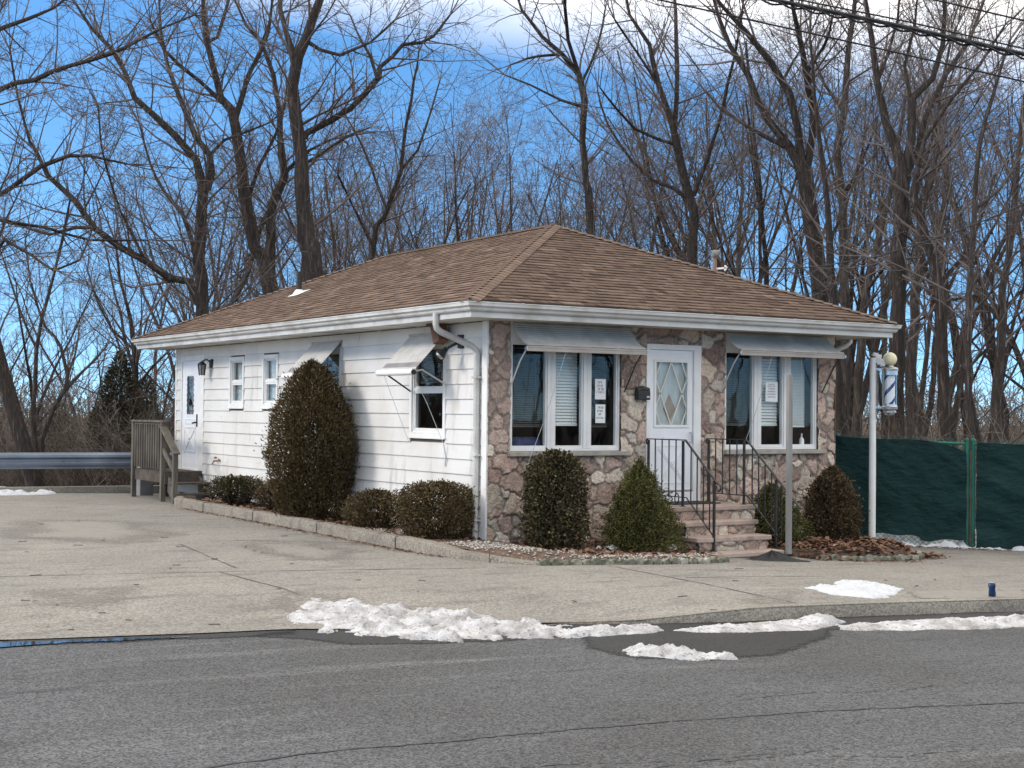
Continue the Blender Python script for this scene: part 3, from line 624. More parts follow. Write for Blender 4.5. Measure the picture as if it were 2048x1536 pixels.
# roof vents
def slope_left(x): return ZE+SL*(x+OV)
mb = MB(); zb = slope_left(1.07); mb.lathe((1.07, 8.48, zb), [(.05, -.05), (.05, .40), (.043, .40), (.043, .30)], 16); vp = mb.build('vent_pipe', M['blackpl'], house, smooth=True)
mb = MB(); mb.cur = 0; mb.face([(.90, 8.28, slope_left(.90)+.016), (1.22, 8.28, slope_left(1.22)+.016), (1.22, 8.68, slope_left(1.22)+.016), (.90, 8.68, slope_left(.90)+.016)]); mb.lathe((1.07, 8.48, zb), [(.13, -.045), (.10, .02), (.056, .075)], 16); mb.build('flashing', M['white'], vp, smooth=True)
mb = MB(); mb.lathe((3.6, 6.45, ZR-.25), [(.13, 0), (.13, .18), (.17, .19), (.17, .27), (.12, .30), (0, .305)], 20); mb.build('roof_vent', M['vent'], house, smooth=True)
zb = ZE+SL*(WX+OV-5.05); mb = MB(); mb.lathe((5.05, 1.45, zb-.1), [(.035, 0), (.035, .44)], 14); mast = mb.build('service_mast', M['pipe'], house, smooth=True)
mb = MB(); mb.tube([(5.03, 1.47, zb+.30), (5.06, 1.44, zb+.36), (5.11, 1.39, zb+.40)], [.045, .075, .02], 12); mb.build('weather_head', M['vent'], mast, smooth=True)
mb = MB(); mb.lathe((5.05, 1.45, zb-.02), [(.14, 0), (.06, .07), (.045, .12)], 14); mb.build('flashing', M['pipe'], mast, smooth=True)
mb = MB(); mb.bar((5.05, 1.45, zb+.12), (5.16, 1.34, zb+.13), .03, .03); mb.tube([(5.16, 1.34, zb+.17), (5.19, 1.31, zb+.13), (5.16, 1.34, zb+.09)], .018, 6); mb.build('insulator', M['white'], mast)

# --- windows
def blind(mp, u0, u1, v0, v1, w, pitch, m, parent, tilt=.6):
    mb = MB(); v = v1
    hd = pitch*.56; tilt = .95 if m == M['blindl'] else tilt
    while v > v0+pitch:
        c = v-pitch/2; mb.face([mp(u0, c-hd*math.sin(tilt), w+.014), mp(u1, c-hd*math.sin(tilt), w+.014), mp(u1, c+hd*math.sin(tilt), w-.010), mp(u0, c+hd*math.sin(tilt), w-.010)]); v -= pitch
    mb.pbox(mp, u0, u1, v-.02, v, w-.012, w+.012); mb.pbox(mp, u0, u1, v1, v1+.03, w-.015, w+.015)
    for t in (.18, .82): mb.pbox(mp, u0+(u1-u0)*t-.004, u0+(u1-u0)*t+.004, v, v1, w+.015, w+.017)
    return mb.build('blind', m, parent)
def frame_rect(mb, mp, u0, u1, v0, v1, t, w0, w1, tb=None):
    tb = tb or t
    mb.pbox(mp, u0, u1, v0, v0+tb, w0, w1); mb.pbox(mp, u0, u1, v1-t, v1, w0, w1); mb.pbox(mp, u0, u0+t, v0+tb, v1-t, w0, w1); mb.pbox(mp, u1-t, u1, v0+tb, v1-t, w0, w1)
def double_hung(h, curtain=None, darkscreen=False):
    u0, u1, v0, v1 = h; mb = MB(); frame_rect(mb, LM, u0-.065, u1+.065, v0-.06, v1+.055, .066, -.02, .034)
    w = mb.build('window', M['white'], house, bevel=.004)
    mb = MB(); frame_rect(mb, LM, u0, u1, v0, v1, .028, -.06, .012); vm = (v0+v1)/2
    mb.pbox(LM, u0+.028, u1-.028, vm-.024, vm+.024, -.045, .006); frame_rect(mb, LM, u0+.029, u1-.029, v0+.029, vm-.0245, .032, -.05, .0); frame_rect(mb, LM, u0+.029, u1-.029, vm+.0245, v1-.029, .018, -.055, -.012)
    mb.build('sash', M['white'], w, bevel=.003)
    mb = MB(); mb.pane(LM, u0+.05, u1-.05, v0+.05, vm-.03, -.030); mb.pane(LM, u0+.04, u1-.04, vm+.03, v1-.04, -.034); mb.build('pane', M['glass'], w)
    mb = MB(); mb.pbox(LM, u0-.08, u1+.08, v0-.085, v0-.06, -.01, .055); mb.build('sill', M['white'], w, bevel=.004)
    if curtain:
        mb = MB(); n = 22
        for i in range(n):
            a = u0+(u1-u0)*i/n; b = u0+(u1-u0)*(i+1)/n; wa = -.10-.012*math.sin(i*1.9); wb = -.10-.012*math.sin((i+1)*1.9)
            mb.face([LM(a, v0, wa), LM(b, v0, wb), LM(b, v1, wb), LM(a, v1, wa)])
        mb.build('curtain', M['curtain'], w)
    else: blind(LM, u0+.03, u1-.03, v0+(v1-v0)*.58, v1-.02, -.09, .03, M['blindd'], w)
    return w
for k, h in enumerate(LH[1:]): double_hung(h, curtain=k < 2)
def bay(u0, u1, v0, v1, mull, bl, boost):
    """three lights with two wide mullions"""
    mb = MB(); frame_rect(mb, FM, u0, u1, v0, v1, .032, -.09, .004); w = mb.build('window', M['white'], house, bevel=.003)
    mb = MB()
    for a, b in mull: mb.pbox(FM, a, b, v0+.032, v1-.032, -.088, .008); mb.pbox(FM, (a+b)/2-.006, (a+b)/2+.006, v0+.032, v1-.032, .009, .013)
    mb.build('mullion', M['white'], w, bevel=.003)
    ed = [u0+.032]+[q for ab in mull for q in ab]+[u1-.032]
    for k in range(3):
        a, b = ed[2*k], ed[2*k+1]; mb = MB(); frame_rect(mb, FM, a+.001, b-.001, v0+.033, v1-.033, .022, -.07, -.012, .04); mb.build('sash', M['white'], w, bevel=.002)
        mb = MB(); mb.pane(FM, a+.02, b-.02, v0+.06, v1-.05, -.042); mb.build('pane', M['glass'], w)
        m, lowz, pitch = bl[k]; blind(FM, a+.015, b-(.015 if k < 2 else .09), lowz, v1-.02, -.14, pitch, m, w)
    return w
bay(.345, 2.145, 1.25, 2.72, [(.945, 1.065), (1.535, 1.655)], [(M['blindd'], 1.58, .030), (M['blindl'], 1.58, .042), (M['blindd'], 1.58, .030)], 1)
bay(4.025, 5.855, 1.25, 2.72, [(4.60, 4.735), (5.19, 5.32)], [(M['blindd'], 1.60, .030), (M['blindl'], 1.60, .045), (M['blindl'], 1.60, .022)], 1)
# --- front storm door
u0, u1, v0, v1 = 2.64, 3.50, .54, 2.70
mb = MB(); mb.pbox(FM, u0-.06, u0, v0-.06, v1+.045, -.12, .05); mb.pbox(FM, u1-.07, u1+.06, v0-.06, v1+.045, -.12, .05); mb.pbox(FM, u0, u1-.07, v1-.03, v1+.045, -.12, .05); mb.build('door_frame', M['white'], house, bevel=.005)
mb = MB(); mb.pbox(FM, u0-.055, u1+.055, .50, .66, -.10, .045); mb.build('threshold', M['door'], house, bevel=.004)
u1d = u1-.075; gl = (u0+.115, u1d-.10, 1.60, 2.50)
mb = MB(); holes_wall(mb, FM, u0+.003, u1d, .672, v1-.033, [gl], .02, .05); dr = mb.build('front_door', M['door'], house, label='white storm door with a diamond lattice window')
mb = MB(); frame_rect(mb, FM, gl[0]-.03, gl[1]+.03, gl[2]-.03, gl[3]+.03, .038, .021, .034); mb.build('glazing_bead', M['white'], dr, bevel=.004)
mb = MB(); mb.pane(FM, gl[0], gl[1], gl[2], gl[3], -.004); mb.build('pane', M['glass'], dr)
mb = MB(); gw, gh = gl[1]-gl[0], gl[3]-gl[2]
dm = [((0, .84), (.28, 1)), ((0, .5), (.72, 1.0))]
def lat(a, b):
    A = FM(gl[0]+gw*a[0], gl[2]+gh*a[1], .012); B = FM(gl[0]+gw*b[0], gl[2]+gh*b[1], .012); mb.bar(A, B, .018, .010, up=(0, 1, 0))
for a, b in (((0, .74), (.5, .0)), ((0, .26), (.175, 0)), ((.175, 1), (0, .74)), ((.5, 1), (0, .26)), ((.5, 1), (1, .26)), ((.825, 1), (1, .74)), ((.175, 1), (.84, .0)), ((1, .74), (.5, .0)), ((.825, 1), (.16, 0)), ((1, .26), (.825, 0))):
    if (a, b) in (((.175, 1), (.84, .0)), ((.825, 1), (.16, 0))): continue
    lat(a, b)
mb.build('lattice', M['lattice'], dr)
mb = MB(); mb.face([FM(gl[0], gl[2], -.035), FM(gl[1], gl[2], -.035), FM(gl[1], gl[3], -.035), FM(gl[0], gl[3], -.035)]); mb.build('backing_curtain', M['curtain'], dr)
mb = MB(); cx, cz = gl[0]+gw*.5, gl[2]+gh*.27; mb.prism([FM(cx-.105, cz, -.03), FM(cx, cz-.2, -.03), FM(cx+.105, cz, -.03), FM(cx, cz+.2, -.03)], [FM(cx-.105, cz, -.026), FM(cx, cz-.2, -.026), FM(cx+.105, cz, -.026), FM(cx, cz+.2, -.026)]); mb.build('notice_card', M['tan'], dr)
mb = MB(); mb.pbox(FM, u0+.27, u0+.52, 1.41, 1.44, .021, .030)
px0, px1, pz0, pz1 = u0+.14, u1d-.12, .78, 1.32; cxm = (px0+px1)/2
frame_rect(mb, FM, px0, px1, pz0, pz1, .014, .021, .027)
for a, b in (((px0, pz0), (px1, pz1)), ((px0, pz1), (px1, pz0))):
    for o in (-.02, .02): mb.bar(FM(a[0]+o, a[1], .024), FM(b[0]+o, b[1], .024), .010, .008, up=(0, 1, 0))
mb.build('crossbuck', M['door'], dr)
mb = MB(); mb.pbox(FM, u0+.05, u1d-.01, .672, .69, .021, .035); mb.build('sweep', M['alubrown'], dr)
mb = MB(); mb.tube([FM(u1d-.045, 1.36, .022), FM(u1d-.045, 1.36, .06), FM(u1d-.045, 1.50, .06), FM(u1d-.045, 1.50, .022)], .010, 8); mb.build('handle', M['chrome'], dr)
# --- side door
u0, u1, v0, v1 = 10.70, 11.62, .60, 2.70
mb = MB(); mb.pbox(LM, u0-.30, u0, v0-.02, v1+.10, -.02, .03); mb.pbox(LM, u1, u1+.06, v0-.02, v1+.10, -.02, .03); mb.pbox(LM, u0, u1, v1, v1+.10, -.02, .03); mb.pbox(LM, u0-.1, u1+.05, v0-.05, v0, -.02, .045); mb.build('door_frame', M['white'], house, bevel=.005)
gl = (u0+.24, u1-.22, 1.62, 2.44); mb = MB(); holes_wall(mb, LM, u0+.003, u1-.003, v0+.003, v1-.003, [gl], .012, .05); sd = mb.build('side_door', M['door'], house, label='white side door with a scalloped window')
mb = MB(); n = 8
for i in range(n):
    for (c, zz) in ((gl[0], 0), (gl[1], 0)):
        z0 = gl[2]+(gl[3]-gl[2])*(i+.5)/n; r0 = (gl[3]-gl[2])/n/2; poly = [(c, z0-r0)]+[(c+(1 if c == gl[0] else -1)*r0*.9*math.sin(t), z0-r0*math.cos(t)) for t in np.linspace(.3, math.pi-.3, 6)]+[(c, z0+r0)]
        if c == gl[1]: poly = poly[::-1]
        mb.prism([LM(a, b, .004) for a, b in poly], [LM(a, b, .013) for a, b in poly])
m = 5
for i in range(m):
    for c in (gl[2], gl[3]):
        y0 = gl[0]+(gl[1]-gl[0])*(i+.5)/m; r0 = (gl[1]-gl[0])/m/2; poly = [(y0-r0, c)]+[(y0-r0*math.cos(t), c+(1 if c == gl[2] else -1)*r0*math.sin(t)) for t in np.linspace(.3, math.pi-.3, 6)]+[(y0+r0, c)]
        mb.prism([LM(a, b, .004) for a, b in poly], [LM(a, b, .0135) for a, b in poly])
mb.build('scalloped_trim', M['door'], sd)
mb = MB(); mb.pane(LM, gl[0], gl[1], gl[2], gl[3], -.010); mb.build('pane', M['glass'], sd)
mb = MB(); mb.pbox(LM, gl[0], gl[0]+.28, gl[2]-.01, gl[3]+.01, -.06, -.05); mb.build('curtain', M['brown'], sd)
mb = MB(); a0, a1, b0, b1 = u0+.16, u1-.14, .92, 1.42
frame_rect(mb, LM, a0, a1, b0, b1, .03, .013, .022); frame_rect(mb, LM, a0+.05, a1-.05, 1.47, 1.57, .02, .013, .020)
for p, q in (((a0, b0), (a1, b1)), ((a0, b1), (a1, b0))): mb.bar(LM(*p, .018), LM(*q, .018), .05, .012, up=(1, 0, 0))
mb.build('crossbuck', M['door'], sd, bevel=.004)
mb = MB(); mb.pbox(LM, u0+.05, u0+.095, 1.42, 1.66, .013, .026); mb.tube([LM(u0+.07, 1.5, .02), LM(u0+.07, 1.5, .07), LM(u0+.16, 1.49, .075)], .016, 8); mb.build('handle', M['blackpl'], sd)
# --- wall lamp, flood light, box, hose tap, mailbox
mb = MB(); mb.lathe((-.17, 10.12, 2.40), [(.0, 0), (.05, 0), (.075, .20), (.06, .225), (.0, .27)], 6); wlamp = mb.build('wall_lamp', M['lampglass'], house)
mb = MB()
for k in range(6):
    a = math.pi/3*k; mb.bar((-.17+.052*math.cos(a), 10.12+.052*math.sin(a), 2.40), (-.17+.078*math.cos(a), 10.12+.078*math.sin(a), 2.60), .014, .014)
mb.lathe((-.17, 10.12, 2.595), [(.088, 0), (.088, .012), (.03, .06), (0, .075)], 6); mb.tube([(-.17, 10.12, 2.66), (-.10, 10.05, 2.70), (-.03, 9.98, 2.62)], .014, 6); mb.lathe((-.03, 9.98, 2.53), [(0, 0), (.045, .02), (.05, .09), (.045, .16), (0, .18)], 10); mb.build('bracket', M['blackpl'], wlamp)
mb = MB(); mb.pbox(LM, .58, .70, 2.62, 2.80, .016, .05); mb.tube([LM(.64, 2.70, .05), LM(.66, 2.66, .14), LM(.70, 2.62, .2)], .02, 8); fl = mb.build('flood_light', M['blackpl'], house)
for (y, zc, sgn) in ((.72, 2.58, 1),):
    mb = MB(); ax = Vector((-.55, .15, -.6)).normalized(); c0 = Vector((-.20, y, zc+.04)); mb.tube([c0, c0+ax*.05, c0+ax*.11, c0+ax*.15], [.03, .04, .07, .075], 14, caps=False); mb.build('lamp_holder', M['blackpl'], fl, smooth=True)
    mb = MB(); mb.tube([c0+ax*.10, c0+ax*.14, c0+ax*.165, c0+ax*.175], [.055, .068, .05, .01], 14); mb.build('bulb', M['chrome'], fl, smooth=True)
mb = MB(); c0 = Vector((-.16, 1.0, 2.84)); ax = Vector((0, -.35, -.94)).normalized(); mb.bar(c0-ax*.14, c0+ax*.14, .17, .16, up=(1, 0, 0)); mb.bar(c0-ax*.155+Vector((-.02, 0, 0)), c0-ax*.135+Vector((-.02, 0, 0)), .22, .22, up=(1, 0, 0)); mb.bar(Vector((-.11, .86, 2.78)), Vector((-.11, .62, 2.72)), .05, .05)
bb = mb.build('wooden_box', M['boxwood'], house)
mb = MB(); mb.tube([LM(9.62, .80, .01), LM(9.62, .80, .10), LM(9.62, .74, .13)], .016, 8); mb.tube([LM(9.58, .86, .07), LM(9.66, .86, .07)], .02, 8); mb.tube([LM(9.50, .82, .02), LM(9.50, .80, .07)], .02, 8); mb.build('hose_tap', M['pipe'], house)
mb = MB(); mb.pbox(FM, 2.36, 2.57, 1.955, 2.085, .05, .15); mb.tube([FM(2.36, 2.085, .10), FM(2.465, 2.11, .10), FM(2.57, 2.085, .10)], .045, 8); ml = mb.build('mailbox', M['blackpl'], house, bevel=.01)
mb = MB(); mb.pbox(FM, 2.50, 2.55, 1.985, 2.01, .151, .156); mb.build('plate', M['alu'], ml)
# --- awnings
def front_awning(x0, x1, z0=2.955, z1=2.64, out=.40):
    n = 13; pr = []
    for i in range(n+1):
        t = i/n; pr.append((.035+(out-.035)*(t**1.35), z0-(z0-z1)*(1-(1-t)**1.35)*.98))
    mb = MB()
    for (o0, za), (o1, zb) in zip(pr, pr[1:]):
        mb.hexa([FM(x0, za, o0), FM(x1, za, o0), FM(x1, zb+.006, o1), FM(x0, zb+.006, o1), FM(x0, za-.004, o0-.006), FM(x1, za-.004, o0-.006), FM(x1, zb+.002, o1-.006), FM(x0, zb+.002, o1-.006)])
        mb.hexa([FM(x0, zb+.016, o1-.004), FM(x1, zb+.016, o1-.004), FM(x1, zb+.016, o1+.010), FM(x0, zb+.016, o1+.010), FM(x0, zb-.003, o1-.006), FM(x1, zb-.003, o1-.006), FM(x1, zb-.003, o1+.006), FM(x0, zb-.003, o1+.006)])
    aw = mb.build('awning', M['alu'], house)
    mb = MB(); mb.pbox(FM, x0-.01, x1+.01, z1-.075, z1-.004, out-.03, out+.012); mb.pbox(FM, x0-.01, x1+.01, z1-.030, z1-.024, out+.0125, out+.018); mb.build('front_bar', M['alubrown'], aw, bevel=.006)
    mb = MB(); mb.pbox(FM, x0-.03, x0-.01, z1-.06, z1-.02, out-.03, out+.02); mb.pbox(FM, x1+.01, x1+.035, z1-.06, z1-.02, out-.03, out+.02); mb.build('end_cap', M['chrome'], aw)
    for xx in (x0+.02, x1-.02):
        mb = MB(); mb.tube([FM(xx, z1-.04, out), FM(xx-.02, z1-.07, out-.05), FM(xx-.06, z1-.20, out-.12), FM(xx-.08, z1-.58, .05)], .010, 6); mb.build('arm', M['alu'] if xx == x0+.02 else M['blackpl'], aw)
    mb = MB(); mb.tube([FM(x0+.62, z1-.05, out-.02), FM(x0+.40, 1.7, .22), FM(x0+.22, 1.12, .11)], .004, 4); mb.tube([FM(x0+.22, 1.12, .11), FM(x0+.20, .98, .10)], .004, 4); mb.build('cord', M['curtain'], aw)
    return aw
front_awning(.37, 2.29); front_awning(4.0, 6.02, z1=2.69)
def side_awning(y0, y1, out=.5, z0=2.83, z1=2.33):
    mb = MB(); n = 15
    for i in range(n):
        t0, t1 = i/n, (i+1)/n; mb.cur = 1 if t0 >= .74 and t0 < .9 else 0
        a0 = (.03+(out-.03)*t0, z0-(z0-z1)*t0); a1 = (.03+(out-.03)*t1, z0-(z0-z1)*t1)
        mb.hexa([LM(y0, a0[1]+.006, a0[0]), LM(y1, a0[1]+.006, a0[0]), LM(y1, a1[1], a1[0]), LM(y0, a1[1], a1[0]), LM(y0, a0[1]+.012, a0[0]), LM(y1, a0[1]+.012, a0[0]), LM(y1, a1[1]+.004, a1[0]), LM(y0, a1[1]+.004, a1[0])])
        if i % 1 == 0: mb.hexa([LM(y0, a1[1]-.004, a1[0]-.005), LM(y1, a1[1]-.004, a1[0]-.005), LM(y1, a1[1]-.004, a1[0]+.005), LM(y0, a1[1]-.004, a1[0]+.005), LM(y0, a1[1]+.011, a1[0]-.005), LM(y1, a1[1]+.011, a1[0]-.005), LM(y1, a1[1]+.011, a1[0]+.005), LM(y0, a1[1]+.011, a1[0]+.005)])
    aw = mb.build('awning', [M['alu'], M['aludark']], house)
    mb = MB(); mb.tube([LM(y0-.015, z1-.035, out+.03), LM(y1+.015, z1-.035, out+.03)], .042, 14); mb.pbox(LM, y0-.01, y1+.01, z1-.02, z1+.012, out-.005, out+.05); mb.build('front_bar', M['white'], aw, smooth=True)
    mb = MB(); mb.tube([LM(y0-.016, z1-.035, out+.03), LM(y0-.03, z1-.035, out+.03)], .036, 12); mb.build('end_cap', M['blackpl'], aw)
    mb = MB(); mb.pbox(LM, y0-.02, y1+.02, z0-.005, z0+.03, .018, .045); mb.build('wall_rail', M['alubrown'], aw)
    mb = MB(); mb.tube([LM(y0-.02, z1-.02, out), LM(y0-.02, z1+.0, out-.1), LM(y0-.03, z1-.12, out-.32), LM(y0-.05, z1-.2, .03)], .012, 6); mb.build('arm', M['alu'], aw)
    mb = MB(); mb.tube([LM(y1-.15, z1-.04, out), LM(y1-.02, z1-.28, .03)], .012, 6); mb.build('arm', M['blackpl'], aw)
    mb = MB(); mb.tube([LM(y0+.1, z1-.05, out), LM(y0+.0, 1.9, .32), LM(y0-.03, 1.32, .06)], .0035, 4); mb.tube([LM(y0-.03, 1.32, .06), LM(y0-.05, 1.12, .03), LM(y0-.02, 1.02, .03), LM(y0-.05, 1.15, .035)], .008, 5); mb.build('cord', M['curtain'], aw)
    mb = MB(); mb.tube([LM(y1-.1, z1-.05, out), LM(y1, 1.34, .04)], .0035, 4); mb.build('cord', M['curtain'], aw)
side_awning(1.06, 2.08); side_awning(4.36, 5.42)

# ================================================================== FRONT STEPS, RAILINGS
gz0 = lambda x, y: float(G(x))
st = thing('front_steps', 'field stone front steps with four pinkish slab treads below the storm door', 'steps', (3.0, -.9, 0))
LV = [(2.30, 3.80, -1.00, .52), (2.30, 3.58, -1.27, .338), (2.28, 3.56, -1.55, .152), (2.26, 3.54, -1.83, -.028)]
for k, (a, b, yf, z) in enumerate(LV):
    mb = MB(); yb = .0 if k == 0 else LV[k-1][2]+.06
    n = 12; top = []; rngs = random.Random(k)
    pts = [(a+(b-a)*i/n, yf+rngs.uniform(-.012, .012)) for i in range(n+1)]+[(b+.005, yb), (a-.005, yb)]
    mb.prism([(x, y, z-.062) for x, y in pts], [(x, y, z) for x, y in pts]); mb.build('tread', M['slab'], st, bevel=.012)
    zb = LV[k+1][3] if k < 3 else -.3
    stone_panel('riser', lambda u, v, w, y=yf: (u, y+.05-w, v), a+.04, b-.04, zb-.02, z-.06, [], st, cell=.24, res=.014, seed=30+k, w0=.0)
def side_clip(cu, cv):
    k = np.zeros(len(cu), bool)
    for a, b, yf, z in LV: k |= (cu > yf+.06) & (cv < z-.06)
    return k
stone_panel('side_wall', lambda u, v, w: (2.34-w, u, v), -1.80, .0, -.3, .47, [], st, cell=.26, res=.014, seed=41, clip=side_clip)
mb = MB()
for a, b, yf, z in LV: mb.box(a+.07, b-.05, yf+.07, .0 if yf == -1.0 else yf+.4, -.35, z-.064)
mb.build('core', M['sill'], st)
mb = MB(); mb.box(2.66, 3.46, -.62, -.10, .521, .533); tag(mb.build('door_mat', M['tarp']), 'dark door mat lying on the top step slab', 'door mat')
def railing(x, label, curl, number=False):
    r = thing('iron_railing', label, 'railing', (x, -.9, .5), 'black iron railings beside the front steps')
    ytop = [-.14, -.90]; P3 = -1.55; zt = 1.415; zl = .845
    foot = [.52, .52, -.03]
    for y, z0, z1 in ((ytop[0], .52, zt), (ytop[1], .52, zt), (P3, -.03 if not number or 1 else 0, zl+.06)):
        mb = MB(); mb.box(x-.014, x+.014, y-.014, y+.014, z0, z1-.012); mb.box(x-.03, x+.03, y-.03, y+.03, z0, z0+.008); mb.build('post', M['black'], r)
    mb = MB(); A = Vector((x, ytop[0]+.02, zt)); Bq = Vector((x, -.95, zt)); D = Vector((x, -1.62, .855)) if curl else Vector((x, -2.02, .535))
    mb.bar(A, Bq, .030, .014); mb.bar(Bq+Vector((0, .006, .004)), D, .030, .014)
    pts = [A+Vector((0, 0, 0))]+[A+Vector((0, .035*math.sin(t), -.035+.035*math.cos(t))) for t in np.linspace(.2, 4.6, 9)]
    mb.tube(pts, .011, 6)
    if curl: mb.tube([D]+[D+Vector((0, -.045*math.sin(t)-.015, -.045+.045*math.cos(t))) for t in np.linspace(.2, 5.2, 10)], .011, 6)
    mb.build('handrail', M['black'], r)
    mb = MB(); z1 = .645; mb.bar((x, ytop[0], z1), (x, -.98, z1), .016, .012); sl = (.855-zt)/(-1.62+.95); e = -1.55 if curl else -1.58
    mb.bar((x, -.975, z1), (x, e, z1+sl*(e+.975)), .016, .012); mb.build('bottom_rail', M['black'], r)
    for k in range(1, 5):
        y = ytop[0]+(ytop[1]-ytop[0])*k/5; mb = MB(); mb.box(x-.0065, x+.0065, y-.0065, y+.0065, z1, zt-.005); mb.build('baluster', M['black'], r)
    for k in range(1, 5):
        y = ytop[1]-.04+(P3-ytop[1])*k/5
        if y < -1.56: break
        zz = zt+sl*(y+.95); mb = MB(); mb.box(x-.0065, x+.0065, y-.0065, y+.0065, z1+sl*(y+.975), zz-.005); mb.build('baluster', M['black'], r)
    if not curl:
        for y in (-1.66,):
            zz = zt+sl*(y+.95); mb = MB(); mb.box(x-.0065, x+.0065, y-.0065, y+.0065, zz-.72, zz-.005); mb.build('baluster', M['black'], r)
    if number:
        mb = MB(); X = x-.02
        def dig(y, pts): mb.tube([(X, y-px*.115, .56+pz*.13) for px, pz in pts], .0085, 6)
        five = [(.85, 1.08), (.25, 1.0), (.2, .6), (.55, .68), (.85, .42), (.75, .08), (.35, -.05), (.02, .12), (.08, .25)]
        dig(-.46, five); dig(-.605, five); dig(-.75, [(.4+.36*math.sin(t), .5+.55*math.cos(t)) for t in np.linspace(0, 6.5, 14)])
        mb.build('house_number', M['black'], r, smooth=True)
railing(2.55, 'left black iron railing carrying the house number 550 by the door', True, True)
railing(3.63, 'right black iron railing running down behind the bleached post', False)
# bleached post in its black rubber foot
b = hit(1577, 1116); fc = hit(1543, 1121); t = thing('standing_post', 'bleached grey post standing in a black rubber foot at the right end of the steps', 'post', tuple(b))
mb = MB(); mb.box(b[0]-.033, b[0]+.033, b[1]-.030, b[1]+.030, b[2]+.05, b[2]+2.42); mb.build('post', M['postgrey'], t, bevel=.006)
V = []; Fq = []; nr, na = 7, 40
for i in range(nr):
    rr = i/(nr-1)
    for k in range(na):
        a = 2*math.pi*k/na; q = (1+.10*math.sin(3*a+1)+.06*math.sin(5*a)); rx = .46*rr*q; ry = .17*rr*q
        V.append((fc[0]+rx*math.cos(a)*.846+ry*math.sin(a)*.53, fc[1]-rx*math.cos(a)*.53+ry*math.sin(a)*.846, b[2]+.012+.10*(1-rr)**1.5*(1+.4*math.sin(7*a))+(.16*math.exp(-((rx*math.cos(a)-.27)**2+ry**2*9)/.02))))
for i in range(nr-1):
    for k in range(na): Fq.append((i*na+k, i*na+(k+1) % na, (i+1)*na+(k+1) % na, (i+1)*na+k))
mesh_np('foot', V, Fq, M['tarp'], t, smooth=True)
# flag
f = thing('small_flag', 'small american flag on a stick leaning by the left railing', 'flag', (2.30, -.30, .5))
a0 = Vector((2.36, -.50, .45)); a1 = Vector((2.28, -.20, 1.0)); mb = MB(); mb.tube([a0, a1], .005, 6); mb.build('stick', M['slab'], f)
dn = (a0-a1).normalized(); sd_ = Vector((.35, -.9, -.18)).normalized(); mb = MB(); Wf, Hf = .13, .34
for i in range(7):
    for j in range(12):
        c = 2 if (i < 4 and j < 5) else (0 if i % 2 == 0 else 1); mb.cur = c
        P = lambda u, v: a1+dn*(.02+v*Hf)+sd_*(u*Wf)+Vector((-.02*math.sin(v*5+u*2), .0, 0))
        mb.face([P(i/7, j/12), P((i+1)/7, j/12), P((i+1)/7, (j+1)/12), P(i/7, (j+1)/12)])
        if c == 2 and (i+j) % 2 == 0:
            mb.cur = 1; q = P((i+.5)/7, (j+.5)/12)+Vector((-.002, -.002, 0)); mb.face([q+dn*.006, q+sd_*.005, q-dn*.006, q-sd_*.005])
mb.build('flag_cloth', [M['red'], M['fwhite'], M['fnavy']], f)
# paper signs in the windows, with unreadable printed lines
def sign(u0, u1, v0, v1, lines, label, seed):
    rng = random.Random(seed); s = thing('paper_sign', label, 'paper sign', ((u0+u1)/2, .037, v0), 'paper notices taped inside the front windows')
    mb = MB(); mb.pbox(FM, u0, u1, v0, v1, -.0385, -.037); mb.build('sheet', M['paper'], s)
    mb = MB()
    for (c, wd, h) in lines:
        zc = v0+(v1-v0)*c; x = (u0+u1)/2-wd*(u1-u0)/2; xe = (u0+u1)/2+wd*(u1-u0)/2
        while x < xe-.006:
            lw = h*rng.uniform(.45, .75); a = zc-h/2; bq = zc+h/2; t = h*.17
            k = rng.randint(0, 3)
            if k != 2: mb.pbox(FM, x, x+t, a, bq, -.0368, -.0362)
            if k != 1: mb.pbox(FM, x+t, x+lw-t, bq-t, bq, -.0368, -.0362)
            if k in (1, 2): mb.pbox(FM, x+lw-2*t, x+lw-t, a, bq, -.0367, -.0361)
            if k in (0, 3): mb.pbox(FM, x+t, x+lw-t, (a+bq)/2-t/2, (a+bq)/2+t/2, -.0368, -.0362)
            x += lw+h*.18
    mb.build('print', M['ink'], s)
sign(1.755, 1.935, 1.955, 2.235, [(.83, .42, .032), (.67, .55, .032), (.50, .55, .034), (.35, .74, .028)], 'upper white paper notice in the left front window', 4)
sign(1.765, 1.930, 1.63, 1.885, [(.83, .58, .032), (.65, .60, .032), (.47, .34, .032), (.27, .78, .026)], 'lower white paper notice in the left front window', 5)
sign(4.86, 5.10, 1.96, 2.25, [(.88, .5, .022), (.78, .62, .022), (.66, .55, .022), (.52, .66, .022), (.38, .7, .022), (.24, .6, .022)], 'white paper notice in the right front window beside the bleached post', 6)
mb = MB(); mb.lathe((5.62, .07, 1.25), [(0, 0), (.038, .002), (.038, .13), (.03, .16), (.012, .18), (.012, .235), (0, .235)], 14)
o = tag(mb.build('pump_bottle', M['polewhite'], smooth=True), 'pale pump bottle standing on the right front window sill inside', 'bottle')
rs = np.random.RandomState(2); mb = MB()
for k in range(5): mb.lathe((.60+k*.07, .24+.03*(k % 2), 1.22), [(0, .0), (.12, .02), (.13, .1+.02*k % .05), (.09, .19), (0, .22)], 14)
tag(mb.build('blue_jacket', M['bluecloth'], smooth=True), 'dark blue jacket heaped behind the left front window', 'jacket')
